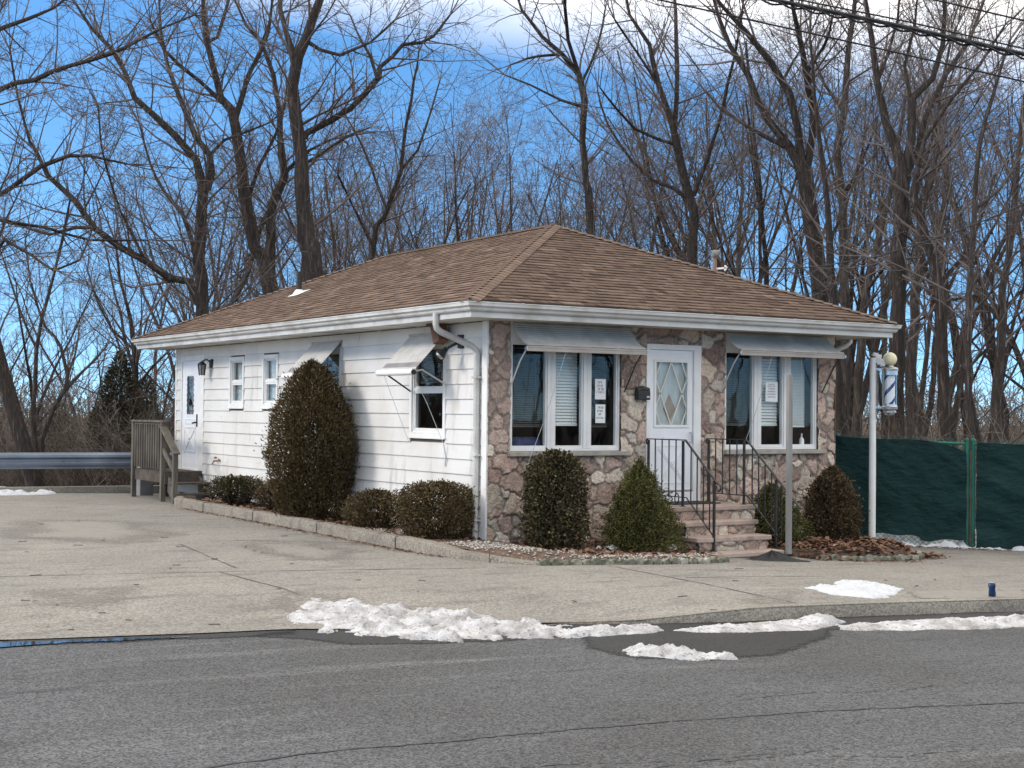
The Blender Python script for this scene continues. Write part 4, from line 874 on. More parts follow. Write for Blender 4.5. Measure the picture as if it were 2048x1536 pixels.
# wooden side porch
D = thing('side_porch', 'weathered grey wooden porch with steps at the white side door', 'porch', (-.4, 11.4, 0))
DX = -.76; Y0, Y1 = 10.45, 12.25; ZP = .575
mb = MB()
for k in range(6): x = DX+k*.128; mb.box(x+.004, x+.122, Y0, Y1, ZP-.03, ZP)
mb.build('deck_boards', M['wooddark'], D)
mb = MB(); mb.box(DX, -.03, Y0-.035, Y0, .34, ZP-.032); mb.box(DX-.001, DX+.035, Y0+.001, Y1, .36, ZP-.031); mb.build('rim_joist', M['wooddark'], D)
for (y, z) in ((10.18, .385), (9.90, .195)):
    mb = MB(); mb.box(DX+.02, -.02, y-.16, y+.12, z-.038, z); mb.build('step_tread', M['wooddark'], D)
mb = MB(); mb.prism([(-.06, 10.45, .5), (-.06, 10.45, .2), (-.06, 10.0, 0), (-.06, 9.78, 0), (-.06, 9.78, .15)], [(-.10, 10.45, .5), (-.10, 10.45, .2), (-.10, 10.0, 0), (-.10, 9.78, 0), (-.10, 9.78, .15)]); mb.build('stringer', M['wood'], D)
mb = MB(); mb.prism([(-.70, 10.45, .5), (-.70, 10.45, .2), (-.70, 10.0, 0), (-.70, 9.78, 0), (-.70, 9.78, .15)], [(-.66, 10.45, .5), (-.66, 10.45, .2), (-.66, 10.0, 0), (-.66, 9.78, 0), (-.66, 9.78, .15)]); mb.build('stringer', M['wood'], D)
for x, y, z in ((DX-.01, Y0+.06, 1.50), (DX-.01, Y1, 1.50), (-.10, Y1, 1.50), (DX-.02, 9.80, .95)):
    mb = MB(); mb.box(x-.045, x+.045, y-.045, y+.045, float(G(x))-.02, z); mb.build('post', M['wood'], D, bevel=.004)
mb = MB(); mb.box(DX-.07, DX+.07, Y0-.02, Y1+.06, 1.50, 1.535); mb.box(DX+.071, -.02, Y1-.07, Y1+.06, 1.50, 1.534); mb.build('top_rail', M['wood'], D, bevel=.004)
mb = MB(); mb.box(DX-.03, DX+.008, Y0+.11, Y1-.05, .66, .745); mb.box(DX-.03, DX+.008, Y0+.11, Y1-.05, 1.40, 1.498); mb.box(DX+.05, -.15, Y1-.02, Y1+.02, 1.40, 1.498); mb.box(DX+.05, -.15, Y1-.02, Y1+.02, .66, .74); mb.build('side_rail', M['wood'], D)
n = 12
for k in range(n):
    y = Y0+.17+(Y1-.09-Y0-.17)*k/(n-1); mb = MB(); mb.box(DX-.068, DX-.031, y-.019, y+.019, .62, 1.46); mb.build('baluster', M['wood'], D)
for k in range(4):
    x = DX+.14+.13*k; mb = MB(); mb.box(x-.018, x+.018, Y1-.057, Y1-.021, .62, 1.45); mb.build('baluster', M['wooddark'], D)
mb = MB(); mb.bar((DX-.02, Y0+.06, 1.44), (DX-.02, 9.72, .93), .14, .036); mb.build('handrail', M['wood'], D, bevel=.004)
mb = MB(); mb.bar((DX-.02, Y0+.02, .98), (DX-.02, 9.84, .60), .036, .09); mb.build('side_rail', M['wood'], D)
mb = MB(); mb.box(-.52, -.24, 12.62, 12.95, -.1, 1.22); mb.lathe((-.38, 12.785, 1.22), [(.14, 0), (.12, .05), (0, .07)], 16); tag(mb.build('utility_cabinet', M['aludark'], bevel=.01), 'grey utility cabinet with rounded top behind the side porch', 'cabinet')
# ================================================================== PLANTING BED
KB = [(-.55, 9.62), (-.85, 9.50), (-1.02, 9.15), (-1.08, 8.6), (-1.10, 7), (-1.11, 5), (-1.16, 2.5), (-1.24, .6), (-1.24, -.5), (-1.16, -1.2), (-1.0, -1.75), (-.80, -2.08), (-.58, -2.28)]
def resample(P, step):
    out = []
    for a, b in zip(P, P[1:]):
        a, b = np.array(a, float), np.array(b, float); n = max(1, int(np.linalg.norm(b-a)/step))
        out += [tuple(a+(b-a)*i/n) for i in range(n)]
    return out+[tuple(P[-1])]
kb = [(x, y, 0) for x, y in resample(KB, .22)]; nk = len(kb)
def bprof(i):
    x, y, _ = kb[i]; z0 = float(lot_z(x, y)); k = min(1, (nk-1-i)/7); h = .025+.135*k+.004*math.sin(i*1.7)
    return [(0, z0-.1), (.004, z0+h-.03), (.03, z0+h), (.15, z0+h+.002), (.15+.12*(1-k), z0-.1)]
bk = sweep(kb, bprof, 'bed_kerb', M['bedkerb']); tag(bk, 'low concrete kerb curving round the planting bed beside the white wall', 'kerb')
mb = MB()
for i in (9, 19, 30, 41, 49):
    x, y, _ = kb[min(i, nk-3)]; z0 = float(lot_z(x, y)); mb.bar((x-.004, y, z0+.165), (x+.16, y+.0, z0+.168), .012, .006); mb.bar((x-.004, y, z0), (x-.004, y, z0+.15), .012, .006)
mb.build('joint', M['joint'], bk)
bed = structure(colgrid('planting_bed', np.linspace(-1.0, 0, 8), lambda x: -1.45-1.15*(x+1.0)*.75, lambda x: 9.5, 60, lambda x, y: G(x)-.02+.115*sstep(-1.62-1.0*(x+1.0)*.75, -1.25-1.0*(x+1.0)*.75, y)+.03*fbm(np.array(x*5.), np.array(y*3.), 3), M['soil']))
EDG = [(-.56, -2.24), (.0, -2.30), (.8, -2.42), (1.58, -2.46), (2.2, -2.30)]; EDG2 = [(3.80, -2.30), (4.2, -2.46), (4.9, -2.52), (5.5, -2.38), (5.95, -1.95), (6.1, -1.5)]
ex = np.array([p[0] for p in EDG+EDG2[:4]]); ey = np.array([p[1] for p in EDG+EDG2[:4]])
bed_front = lambda x: -1.5 if 2.2 < x < 3.80 else (float(np.interp(x, ex, ey))+.03 if x < 5.5 else -2.33+(x-5.5)*1.3)
structure(colgrid('planting_bed', np.linspace(.005, 6.1, 50), bed_front, lambda x: 0.03, 26, lambda x, y: G(x)-.03+.08*sstep(0, .16, y-bed_front(x))+.03*fbm(np.array(x*4.), np.array(y*4.), 3)+.06*sstep(3.6, 4.6, x)*sstep(0, .3, y-bed_front(x)), M['soil']))
def edging(P, label):
    path = resample(P, .115); mb = MB()
    for i, (x, y) in enumerate(path[:-1]):
        d = Vector((path[i+1][0]-x, path[i+1][1]-y, 0)).normalized(); nn = Vector((-d.y, d.x, 0)); z0 = float(lot_z(x, y)); hh = .092+.016*math.sin(i*2.1)*math.sin(i*.7+1); c = Vector((x, y, 0)); w = .057
        sec = [(-w, 0), (-w, hh*.62), (-w*.72, hh*.88), (0, hh), (w*.72, hh*.88), (w, hh*.62), (w, 0)]
        mb.prism([c+d*u-nn*.03+Vector((0, 0, z0-.02+v)) for u, v in sec], [c+d*u+nn*.035+Vector((0, 0, z0-.02+v)) for u, v in sec])
    tag(mb.build('stone_edging', M['edging'], bevel=.008), label, 'edging', 'scalloped edging along the front bed')
edging(EDG, 'mossy scalloped edging from the bed kerb to the left of the steps'); edging(EDG2, 'leaf strewn scalloped edging curving right of the steps')
# scattered small stuff: pebbles, dead leaves, twigs
def scatter_leaves(name, pts, size, m, label, cat, seed, flat=.5):
    rs = np.random.RandomState(seed); n = len(pts); a = rs.uniform(0, 6.28, n); s = size*rs.uniform(.5, 1.3, n); V = np.zeros((n, 6, 3)); tl = rs.uniform(-flat, flat, (n, 2)); cv = rs.uniform(.1, .5, n)
    for k, (u, v) in enumerate(((-1, 0), (-.3, -.5), (.4, -.42), (1, 0), (.4, .42), (-.3, .5))):
        x = u*s; y = v*s*.9; z = cv*np.abs(y)*1.2+x*tl[:, 0]+y*tl[:, 1]
        V[:, k] = pts+np.stack([x*np.cos(a)-y*np.sin(a), x*np.sin(a)+y*np.cos(a), z+.006+s*.35*np.abs(tl[:, 0])], 1)
    b = np.arange(n)*6; Q = np.concatenate([np.c_[b, b+1, b+2, b+3], np.c_[b, b+3, b+4, b+5]]); t = np.tile(np.clip(rs.beta(2, 2.6, n), 0, 1), 2)
    return tag(mesh_np(name, V.reshape(-1, 3), Q, m, tint=t), label, cat, kind='stuff')
rs = np.random.RandomState(77); P = []
def zbed(x, y):
    if x < .02: return float(G(x)-.02+.135*sstep(-1.62-1.0*(x+1.0)*.75, -1.25-1.0*(x+1.0)*.75, y))
    f = bed_front(x); return float(G(x)-.03+.08*sstep(0, .16, y-f)+.02+.06*sstep(3.6, 4.6, x)*sstep(0, .3, y-f))
for _ in range(900): x, y = rs.uniform(-.98, -.06), rs.uniform(-.2, 9.2); P.append((x, y, zbed(x, y)+.004))
for _ in range(2300):
    x, y = rs.uniform(3.7, 6.1), rs.uniform(-2.4, -.1); P.append((x, y, zbed(x, y)+.01+rs.uniform(0, .035)))
for _ in range(420): x, y = rs.uniform(.2, 2.25), rs.uniform(-2.2, -.1); P.append((x, y, zbed(x, y)+.004))
scatter_leaves('fallen_leaves', np.array(P), .05, M['leaf'], 'brown dead leaves covering the planting beds', 'leaves', 1)
P = []
for _ in range(620):
    i = rs.randint(6, nk-5); x, y, _q = kb[i]; x -= abs(rs.exponential(.05))+.012; P.append((x, y+rs.uniform(-.12, .12), float(lot_z(x, y))+.004))
for _ in range(620):
    x = rs.uniform(3.9, 8.6); y = (float(np.interp(x, ex, ey)) if x < 5.3 else max(fence_y(x)-.18, -2.3+(x-5.3)*1.2 if x < 5.9 else fence_y(x)-.18))-abs(rs.exponential(.11))-.05; P.append((x, y, float(lot_z(x, y))+.004))
for _ in range(70):
    q = hit(rs.uniform(0, 2040), rs.uniform(1030, 1240)); P.append((q[0], q[1], float(lot_z(q[0], q[1]))+.004)) if q[1] > edge_y(q[0])+.05 and not (-1.3 < q[0] < 6.3 and -2.5 < q[1] < 12) else None
scatter_leaves('leaf_litter', np.array(P), .026, M['leaf'], 'dry leaf bits drifted along the kerb and pavement', 'leaves', 2, .3)
def scatter_pebbles(name, pts, size, m, label, cat, seed):
    rs = np.random.RandomState(seed); n = len(pts); o = np.array([(1, 0, 0), (0, 1, 0), (-1, 0, 0), (0, -1, 0), (0, 0, .8), (0, 0, -.6), ]); f = [(0, 1, 4), (1, 2, 4), (2, 3, 4), (3, 0, 4)]
    s = size*rs.uniform(.5, 1.25, (n, 1, 3)); V = pts[:, None, :]+o[None]*s; b = np.arange(n)*6; Q = np.concatenate([np.c_[b+p, b+q, b+r] for p, q, r in f]); t = np.tile(rs.uniform(0, 1, n), 4)
    return tag(mesh_np(name, V.reshape(-1, 3), Q, m, tint=t), label, cat, kind='stuff')
P = []
for _ in range(1900):
    if rs.rand() < .55: x = rs.uniform(-.62, 1.9); y = float(np.interp(x, ex, ey))+.01+abs(rs.exponential(.11))
    elif rs.rand() < .6: x = rs.uniform(-.95, -.2); y = rs.uniform(-1.9, -.25)+.2*x; y = max(y, -1.55-.9*(x+.95)-.25)
    else: x = rs.uniform(-1.0, -.1); y = rs.uniform(.9, 2.2)
    P.append((x, y, zbed(x, y)+.012))
scatter_pebbles('white_gravel', np.array(P), .020, M['pebble'], 'white pebbles spilling over the corner of the planting bed', 'pebbles', 3)
rng = random.Random(12); mb = MB()
for _ in range(38):
    q = hit(rng.uniform(0, 1500), rng.uniform(1010, 1240))
    if q[1] < edge_y(q[0])+.1 or (-1.4 < q[0] < 6.3 and -2.6 < q[1] < 12): continue
    a = rng.uniform(-.9, .1); l = rng.uniform(.04, .12); z = float(lot_z(q[0], q[1]))+.008; d = Vector((math.cos(a), math.sin(a), 0)); p = Vector((q[0], q[1], z)); mb.tube([p, p+d*l*.5+Vector((0, .006*rng.uniform(-1, 1), 0)), p+d*l], .0045, 4)
tag(mb.build('twig_litter', M['twig']), 'small broken twigs scattered over the concrete lot', 'twigs', kind='stuff')
def rock(px, py, s, label, seed, shape=(1.0, .7, .75)):
    p = hit(px, py); rs = np.random.RandomState(seed); V = []; Fq = []; nr, na = 7, 12
    for i in range(nr+1):
        th = math.pi*.55*i/nr
        for k in range(na):
            a = 2*math.pi*k/na; r = 1+.28*(fbm(np.array(3+math.cos(a)*1.3+seed), np.array(math.sin(a)*1.3+th*1.5), 3)-.5)*2
            V.append((p[0]+s*shape[0]*r*math.sin(th)*math.cos(a), p[1]+s*shape[1]*r*math.sin(th)*math.sin(a), zbed(p[0], p[1])-.01+s*shape[2]*1.3*r*math.cos(th)))
    for i in range(nr):
        for k in range(na): Fq.append((i*na+k, i*na+(k+1) % na, (i+1)*na+(k+1) % na, (i+1)*na+k))
    tag(mesh_np('rock', V, Fq, M['rock']), label, 'rock', 'loose rocks in the front bed')
rock(1222, 1111, .10, 'white angular rock at the foot of the dwarf spruce, nearer the boxwood', 1, (1.15, .7, .6)); rock(1345, 1113, .085, 'white angular rock between the dwarf spruce and the steps', 2, (.9, .8, .85))
rock(1197, 1109, .05, 'small grey rock beside the white rock under the dwarf spruce', 5); rock(1612, 1098, .10, 'flat white rock among leaves right of the bleached post', 3, (1.2, .8, .5))

# ================================================================== SHRUBS
def shrub(name, label, cat, p, h, rad, prof, n, m, leaf, lump=.12, seed=0, stems=12, up=.3, squash=1.0, shell=.62, gap=.0, tint0=.0, core=.28):
    rs = np.random.RandomState(seed); o = thing(name, label, cat, p, None)
    zs = np.array([q[0] for q in prof]); rr = np.array([q[1] for q in prof])
    zg = np.linspace(0, 1, 200); w = np.interp(zg, zs, rr)+.12; cdf = np.cumsum(w); cdf /= cdf[-1]
    t = np.interp(rs.rand(n), cdf, zg); a = rs.uniform(0, 2*math.pi, n)
    lf = 1+lump*2*(fbm(a*1.9+seed, t*h*4.2/max(rad, .3)*rad+seed, 4)-.5)+lump*.9*(fbm(np.cos(a)*5+t*9+seed, np.sin(a)*5+seed*2, 3)-.5)*2
    R_ = np.interp(t, zs, rr)*rad*lf; dep = 1-(1-shell)*rs.rand(n)**1.7; spr = rs.exponential(.038, n)*(rs.rand(n) < .34)*(fbm(a*4+seed, t*11, 2) > .42)
    r = R_*dep+spr
    if gap:
        k = fbm(a*3+seed*3, t*7+seed, 3); keep = (k > gap) | (dep < .8); t, a, r, R_, dep = t[keep], a[keep], r[keep], R_[keep], dep[keep]; n = len(t)
    k = rs.rand(n) < core; r = np.where(k, R_*rs.uniform(.25, .6, n), r)
    P = np.stack([r*np.cos(a), r*np.sin(a)*squash, t*h+.03*rs.randn(n)*.6], 1)
    outw = np.stack([np.cos(a), np.sin(a), np.full(n, up)+np.clip((t-.75)*3, 0, 1.2)], 1)+rs.randn(n, 3)*.55; outw /= np.linalg.norm(outw, axis=1, keepdims=True)
    sd = np.cross(outw, rs.randn(n, 3)); sd /= np.linalg.norm(sd, axis=1, keepdims=True)
    ll = leaf[0]*rs.uniform(.6, 1.35, (n, 1)); lw = leaf[1]*rs.uniform(.7, 1.2, (n, 1)); P += np.array(p); lw = np.where(k[:, None], lw*2.2, lw)
    V = np.stack([P-outw*ll*.5, P+sd*lw*.5, P+outw*ll*.5, P-sd*lw*.5], 1).reshape(-1, 3); b = np.arange(n)*4
    tint = np.clip(.42+tint0+.16*rs.randn(n)+.35*(fbm(a*2.5+9, t*5+seed, 3)-.5)*2, 0, 1)
    mesh_np('foliage', V, np.c_[b, b+1, b+2, b+3], m, o, tint=tint)
    mb = MB(); rng = random.Random(seed)
    for k in range(stems):
        a = 2*math.pi*k/stems+rng.uniform(-.3, .3); q0 = Vector(p)+Vector((.10*rad*math.cos(a), .10*rad*math.sin(a), -.06)); zz = rng.uniform(.35, .8); rk = float(np.interp(zz, zs, rr))*rad*rng.uniform(.45, .85)
        q2 = Vector(p)+Vector((rk*math.cos(a), rk*math.sin(a)*squash, zz*h)); q1 = q0.lerp(q2, .5)+Vector((.06*rad*math.cos(a), .06*rad*math.sin(a), -.02)); mb.tube([q0, q1, q2], [.014, .011, .006], 5)
    mb.build('stem', M['twig'], o)
    return o
ROUND = [(0, .35), (.12, .72), (.35, .97), (.6, 1.0), (.8, .88), (.92, .62), (1, .2)]
shrub('yew_shrub', 'low spreading yew shrub with bare lower stems nearest the wooden porch', 'shrub', (-.46, 7.55, .10), .50, .50, [(0, .25), (.25, .55), (.5, .95), (.75, 1.0), (.92, .8), (1, .45)], 5200, M['box'], (.05, .022), .20, 1, 22, squash=1.25, gap=.30)
shrub('yew_shrub', 'small ragged shrub half hidden behind the tall pointed yew', 'shrub', (-.42, 5.85, .10), .50, .36, [(0, .3), (.3, .75), (.6, 1.0), (.85, .8), (1, .35)], 3200, M['brownbox'], (.05, .022), .22, 2, 16, gap=.36)
shrub('pointed_yew', 'tall egg shaped bronze green yew towering against the white wall', 'shrub', (-.62, 4.12, .06), 2.45, .68, [(0, .58), (.1, .76), (.27, .94), (.45, 1.0), (.65, .90), (.78, .72), (.87, .54), (.94, .35), (.98, .2), (1, .05)], 44000, M['yew'], (.055, .018), .13, 3, 16, up=.9, shell=.55, gap=.24)
shrub('clipped_shrub', 'low dome shaped shrub between the pointed yew and the clipped round shrub', 'shrub', (-.52, 2.12, .09), .56, .44, ROUND, 7800, M['yew'], (.042, .018), .16, 4, 16, gap=.22)
shrub('clipped_shrub', 'neatly clipped round shrub in front of the downspout corner', 'shrub', (-.50, .42, .08), .76, .49, [(0, .45), (.1, .8), (.3, 1.0), (.62, 1.03), (.82, .97), (.93, .8), (1, .4)], 14000, M['yew'], (.040, .018), .085, 5, 14)
shrub('boxwood_shrub', 'tall rounded bronzed boxwood below the left front window', 'shrub', (.50, -.86, .02), 1.26, .41, [(0, .72), (.08, .92), (.3, 1.0), (.6, .99), (.8, .90), (.92, .66), (1, .28)], 15000, M['box'], (.044, .028), .13, 6, 16, shell=.55, gap=.24)
sp = shrub('dwarf_spruce', 'bushy green cone shaped dwarf spruce left of the front steps', 'shrub', (1.58, -1.22, -.02), 1.18, .50, [(0, .82), (.06, .98), (.22, 1.0), (.38, .88), (.55, .68), (.7, .50), (.83, .34), (.93, .17), (1, .04)], 26000, M['spruce'], (.036, .014), .42, 7, 8, up=.6, shell=.6, tint0=.06)
shrub('dwarf_spruce', 'green dwarf spruce partly hidden behind the right railing', 'shrub', (4.22, -.82, -.08), .86, .47, [(0, .75), (.1, .97), (.3, 1.0), (.55, .84), (.75, .6), (.9, .34), (1, .1)], 14000, M['spruce'], (.036, .014), .34, 8, 8, up=.5)
shrub('egg_shrub', 'egg shaped brown shrub beside the barber pole post', 'shrub', (5.40, -.80, -.12), 1.12, .41, [(0, .62), (.1, .88), (.28, 1.0), (.5, .96), (.7, .78), (.86, .52), (.95, .3), (1, .12)], 14000, M['brownbox'], (.050, .022), .13, 9, 14, up=.8, shell=.55, gap=.2)

# ================================================================== BARBER POLE
bp = hit(1744, 1091); bx, by, bz = bp
B = thing('barber_pole', 'white lamp post carrying a blue striped barber pole and cream globe', 'barber pole', tuple(bp))
rgt = Vector(RV.tolist()); rgt.z = 0; rgt.normalize()
mb = MB(); mb.lathe((bx, by, bz-.1), [(.054, 0), (.054, 1.4), (.050, 1.95), (.050, 3.0), (0, 3.0)], 20); mb.build('post', M['polewhite'], B, smooth=True)
cx = Vector((bx, by, bz))+rgt*.23+Vector((-.02, -.06, 0)); zc = bz+2.90
mb = MB(); mb.bar(Vector((bx, by, zc-.02))+rgt*.03, cx+Vector((0, 0, 2.80))-rgt*.06, .085, .10); mb.bar(Vector((bx, by, zc+.06))+rgt*.0, Vector((bx, by, zc+.0))+rgt*.12, .09, .06); mb.build('bracket', M['polewhite'], B, bevel=.008)
mb = MB(); mb.bar(Vector((bx, by, bz+2.13))+rgt*.03, cx+Vector((0, 0, 2.13)), .05, .03); mb.bar(Vector((bx, by, bz+2.02))+rgt*.055, Vector((bx, by, bz+2.78))+rgt*.055, .05, .04); mb.bar(Vector((bx, by, bz+2.72))+rgt*.03, cx+Vector((0, 0, 2.72)), .05, .03); mb.build('back_plate', M['chrome'], B)
c = (cx.x, cx.y, bz)
mb = MB(); n = 20; mb.lathe((c[0], c[1], bz+2.875), [(.001, -.105)]+[(.108*math.sin(t), -.108*math.cos(t)) for t in np.linspace(.25, math.pi-.01, 18)], 28); mb.build('globe', M['globe'], B, smooth=True)
mb = MB(); mb.lathe((c[0], c[1], bz+2.66), [(.125, .035), (.128, .07), (.115, .085), (.06, .10), (.05, .12)], 28); mb.lathe((c[0], c[1], bz+2.66), [(.12, -.03), (.118, .035), (.125, .035)], 28); mb.build('top_cap', M['chrome'], B, smooth=True)
mb = MB(); mb.lathe((c[0], c[1], bz+2.02), [(.0, -.02), (.05, -.018), (.075, .0), (.085, .03), (.10, .035), (.10, .055), (.085, .06), (.118, .085), (.122, .125), (.112, .135), (.11, .16), (0, .16)], 28); mb.build('bottom_cap', M['chrome'], B, smooth=True)
mb = MB(); mb.lathe((c[0], c[1], bz+2.17), [(.108, 0), (.108, .47)], 28); mb.build('glass_cylinder', M['clear'], B, smooth=True)
mb = MB(); nu, nv = 60, 60
mb.v = [(c[0]+.078*math.cos(2*math.pi*i/nu), c[1]+.078*math.sin(2*math.pi*i/nu), bz+2.17+.47*j/nv) for j in range(nv+1) for i in range(nu)]
for j in range(nv):
    for i in range(nu):
        mb.f.append((j*nu+i, j*nu+(i+1) % nu, (j+1)*nu+(i+1) % nu, (j+1)*nu+i)); ph = (i/nu-j/nv*.93+.44) % 1.0
        mb.m.append(1 if (ph % .5) < .14 else 0)
mb.build('striped_cylinder', [M['stripe'], M['navy']], B, smooth=True)
# ================================================================== FENCE
def fx(px):
    v = ray(px, 1000); k = v[1]/v[0]; return ((.60+.64*6.2)-CAM[1]+k*CAM[0])/(k+.64)
def fpt(x, z=0): return Vector((x, fence_y(x), float(G(x))-.07+z))
def fence(x0, x1, name, label, cat, sag=(0, 0, 0), posts=(), rail=True, seed=0, zbot=.19, inset=(0, 0)):
    f = thing(name, label, cat, tuple(fpt((x0+x1)/2))); ZT = 1.70
    for k, xp in enumerate(posts):
        mb = MB(); p = fpt(xp); r = .034
        mb.tube([p+Vector((0, 0, -.05)), p+Vector((0, 0, ZT+.05))], r, 12); mb.lathe(tuple(p+Vector((0, 0, ZT+.05))), [(r+.004, 0), (r+.002, .02), (.01, .05), (.016, .075), (0, .09)], 12); mb.build('post', M['green'], f, smooth=True)
    mb = MB(); mb.tube([fpt(x0, ZT), fpt(x1, ZT)], .022, 8); mb.build('top_rail', M['green'], f, smooth=True)
    mb = MB(); mb.tube([fpt(x0, .06), fpt(x1, .06)], .020, 8); mb.build('bottom_rail', M['green'], f, smooth=True)
    nx, nz = int((x1-x0)/.03), 60; V = []
    for i in range(nx+1):
        t = i/nx; x = x0+inset[0]+(x1-x0-inset[0]-inset[1])*t
        top = ZT+.035+.012*math.sin(t*9+seed)+sag[0]*(1-t)**6+sag[1]*t**7; bot = zbot+.02*math.sin(t*13+seed)+.015*math.sin(t*31)+sag[2]*(.5-abs(t-.55) > .34)
        for j in range(nz+1):
            s = j/nz; z = bot+(top-bot)*s; w = .075*(float(fbm(np.array(t*5+seed), np.array(s*3+t*3), 4))-.5)+.02*math.sin(s*14+3*t)*math.exp(-((t-.5)/.5)**2)*.4+.035*float(fbm(np.array((t+s)*11), np.array((t-s)*3.5), 3))
            w += .05*math.exp(-((t*6)**2))*math.sin(s*20+t*30)*.4+.05*math.exp(-(((1-t)*6)**2))*math.sin(s*17-t*24)*.35
            p = fpt(x, z); V.append((p.x-.53*(.065+w), p.y-.846*(.065+w), p.z))
    i, j = np.meshgrid(np.arange(nx), np.arange(nz), indexing='ij'); a = (i*(nz+1)+j).ravel(); mesh_np('privacy_screen', V, np.c_[a, a+nz+1, a+nz+2, a+1], M['screen'], f, smooth=True)
    mb = MB(); s = .075; L_ = x1-x0; h = .30
    for zb_, hh in ((.02, h), (ZT-.12, .20)):
        mb = MB(); u = -hh
        while u < L_:
            for sg in (1, -1):
                a0, a1 = (u, u+hh) if sg == 1 else (u+hh, u); za, zb2 = zb_, zb_+hh
                if sg == 1: c0 = max(0, -a0); c1 = max(0, a1-L_); A = (a0+c0, za+c0); Bq = (a1-c1, zb2-c1)
                else: c0 = max(0, a0-L_); c1 = max(0, -a1); A = (a0-c0, za+c0); Bq = (a1+c1, zb2-c1)
                if abs(A[0]-Bq[0]) > .02: mb.bar(fpt(x0+A[0], A[1]), fpt(x0+Bq[0], Bq[1]), .005, .005)
            u += s
        mb.build('wire_mesh', M['green'], f)
    return f
xg = hit(1937, 1103)[0]; xg = (xg+.0)
GA, GB_ = fx(1933), fx(1946)
fence(6.22, GA+.02, 'fence_gate', 'closed chain link gate under dark green cloth between the shop and the fence', 'gate', (0, -.17, .04), (6.62, GA), seed=1, inset=(0, .04))
fence(GB_, 13.0, 'chain_fence', 'chain link fence under dark green cloth at the right edge of the lot', 'fence', (0, 0, 0), (GB_, 10.9), seed=4, zbot=.10, inset=(.02, 0))
mb = MB(); p = fpt((GA+GB_)/2); mb.box(p.x-.03, p.x+.03, p.y-.03, p.y+.03, p.z-.1, p.z+1.60); tag(mb.build('gate_post', M['wooddark']), 'narrow dark wooden post between the green gate and fence', 'post')
# ================================================================== GUARDRAIL
g0 = Vector((-9.5, 15.6, 0)); g1 = Vector((1.5, 14.0, 0)); gd = (g1-g0).normalized(); gn = Vector((gd.y, -gd.x, 0)).normalized()
GR = thing('guardrail', 'galvanised steel guardrail along the back edge of the lot', 'guardrail', tuple(g0))
prof = [(.0, .46), (.005, .50), (.055, .54), (.065, .58), (.01, .625), (.005, .655), (.06, .70), (.055, .745), (.01, .78), (0, .80)]
mb = MB(); pr = [g0+gn*(.1+a)+Vector((0, 0, b+.03)) for a, b in prof]; pe = [q+(g1-g0) for q in pr]; k = len(pr); mb.v = [tuple(q) for q in pr+pe]
for i in range(k-1): mb.f.append((i, i+1, k+i+1, k+i)); mb.m.append(0)
mb.build('rail', M['steel'], GR)
for t in (.10, .48, .86):
    q = g0.lerp(g1, t); mb = MB(); mb.box(q.x-.045, q.x+.045, q.y-.03, q.y+.03, -.6, .78); mb.build('post', M['steel'], GR)
mb = MB()
for t in (.41, .43, .72, .745, .73, .1): q = g0.lerp(g1, t)+gn*.118; mb.tube([q+Vector((0, 0, .67)), q+gn*.03+Vector((0, 0, .67))], .022, 8)
mb.build('bolt', M['steel'], GR)
kk = [(g0+gn*.62+(g1-g0)*t) for t in np.linspace(0, 1, 40)]
bkerb = sweep([tuple(q) for q in kk], lambda i: [(-.16, -.1), (-.16, .15), (0, .155), (.01, -.1)], 'kerb', M['walk']); bkerb['kind'] = 'structure'
# ================================================================== SNOW
def snow(poly, label, m, hmax, step=.022, ragged=.10, wid=.3, zf=zboth, seed=0, rs=4, lumps=6.0):
    o = patch('snow_patch', poly, zf, m, step, hmax, ragged, rs, wid, None, lumps, seed); tag(o, label, 'snow', 'melting snow patches')
snow([hit(*q, off=ROAD) for q in [(588, 1236), (640, 1222), (720, 1226), (770, 1232), (850, 1232), (960, 1238), (1020, 1246), (1080, 1246), (1115, 1256), (1160, 1262), (1190, 1268), (1100, 1276), (1000, 1278), (900, 1282), (800, 1278), (720, 1268), (650, 1258), (610, 1250)]], 'long dirty snow bank across the driveway mouth', M['snow'], .060, seed=3, wid=.26, ragged=.34, lumps=6, rs=6)
snow([hit(*q, off=ROAD) for q in [(1110, 1270), (1200, 1262), (1250, 1256), (1330, 1262), (1300, 1268), (1200, 1274)]], 'thin tail of snow trailing right from the long snow bank', M['snow'], .05, seed=8, wid=.12, ragged=.05)
snow([hit(*q, off=ROAD) for q in [(1340, 1262), (1440, 1252), (1540, 1244), (1640, 1242), (1680, 1250), (1620, 1262), (1500, 1266), (1400, 1266)]], 'low ridge of grey snow in the gutter below the kerb end', M['snow'], .036, seed=12, wid=.2, ragged=.06)
snow([hit(*q, off=ROAD) for q in [(1560, 1250), (1600, 1243), (1650, 1241), (1690, 1245), (1660, 1253), (1600, 1255)]], 'clean snow lump resting against the kerb end', M['snow'], .06, .02, seed=14, wid=.15, ragged=.05)
snow([hit(*q, off=ROAD) for q in [(1670, 1251), (1780, 1247), (1860, 1243), (1980, 1236), (2080, 1232), (2080, 1252), (1980, 1258), (1860, 1260), (1740, 1262), (1680, 1260)]], 'long snow ridge in the gutter at the right of the kerb', M['snow'], .038, seed=17, wid=.25, ragged=.07)
snow([hit(*q, off=ROAD) for q in [(1240, 1302), (1300, 1298), (1360, 1300), (1400, 1308), (1460, 1318), (1400, 1322), (1320, 1318), (1270, 1312)]], 'small crusty snow heap alone on the wet asphalt', M['snow'], .055, seed=21, wid=.14, ragged=.10, rs=6, lumps=9)
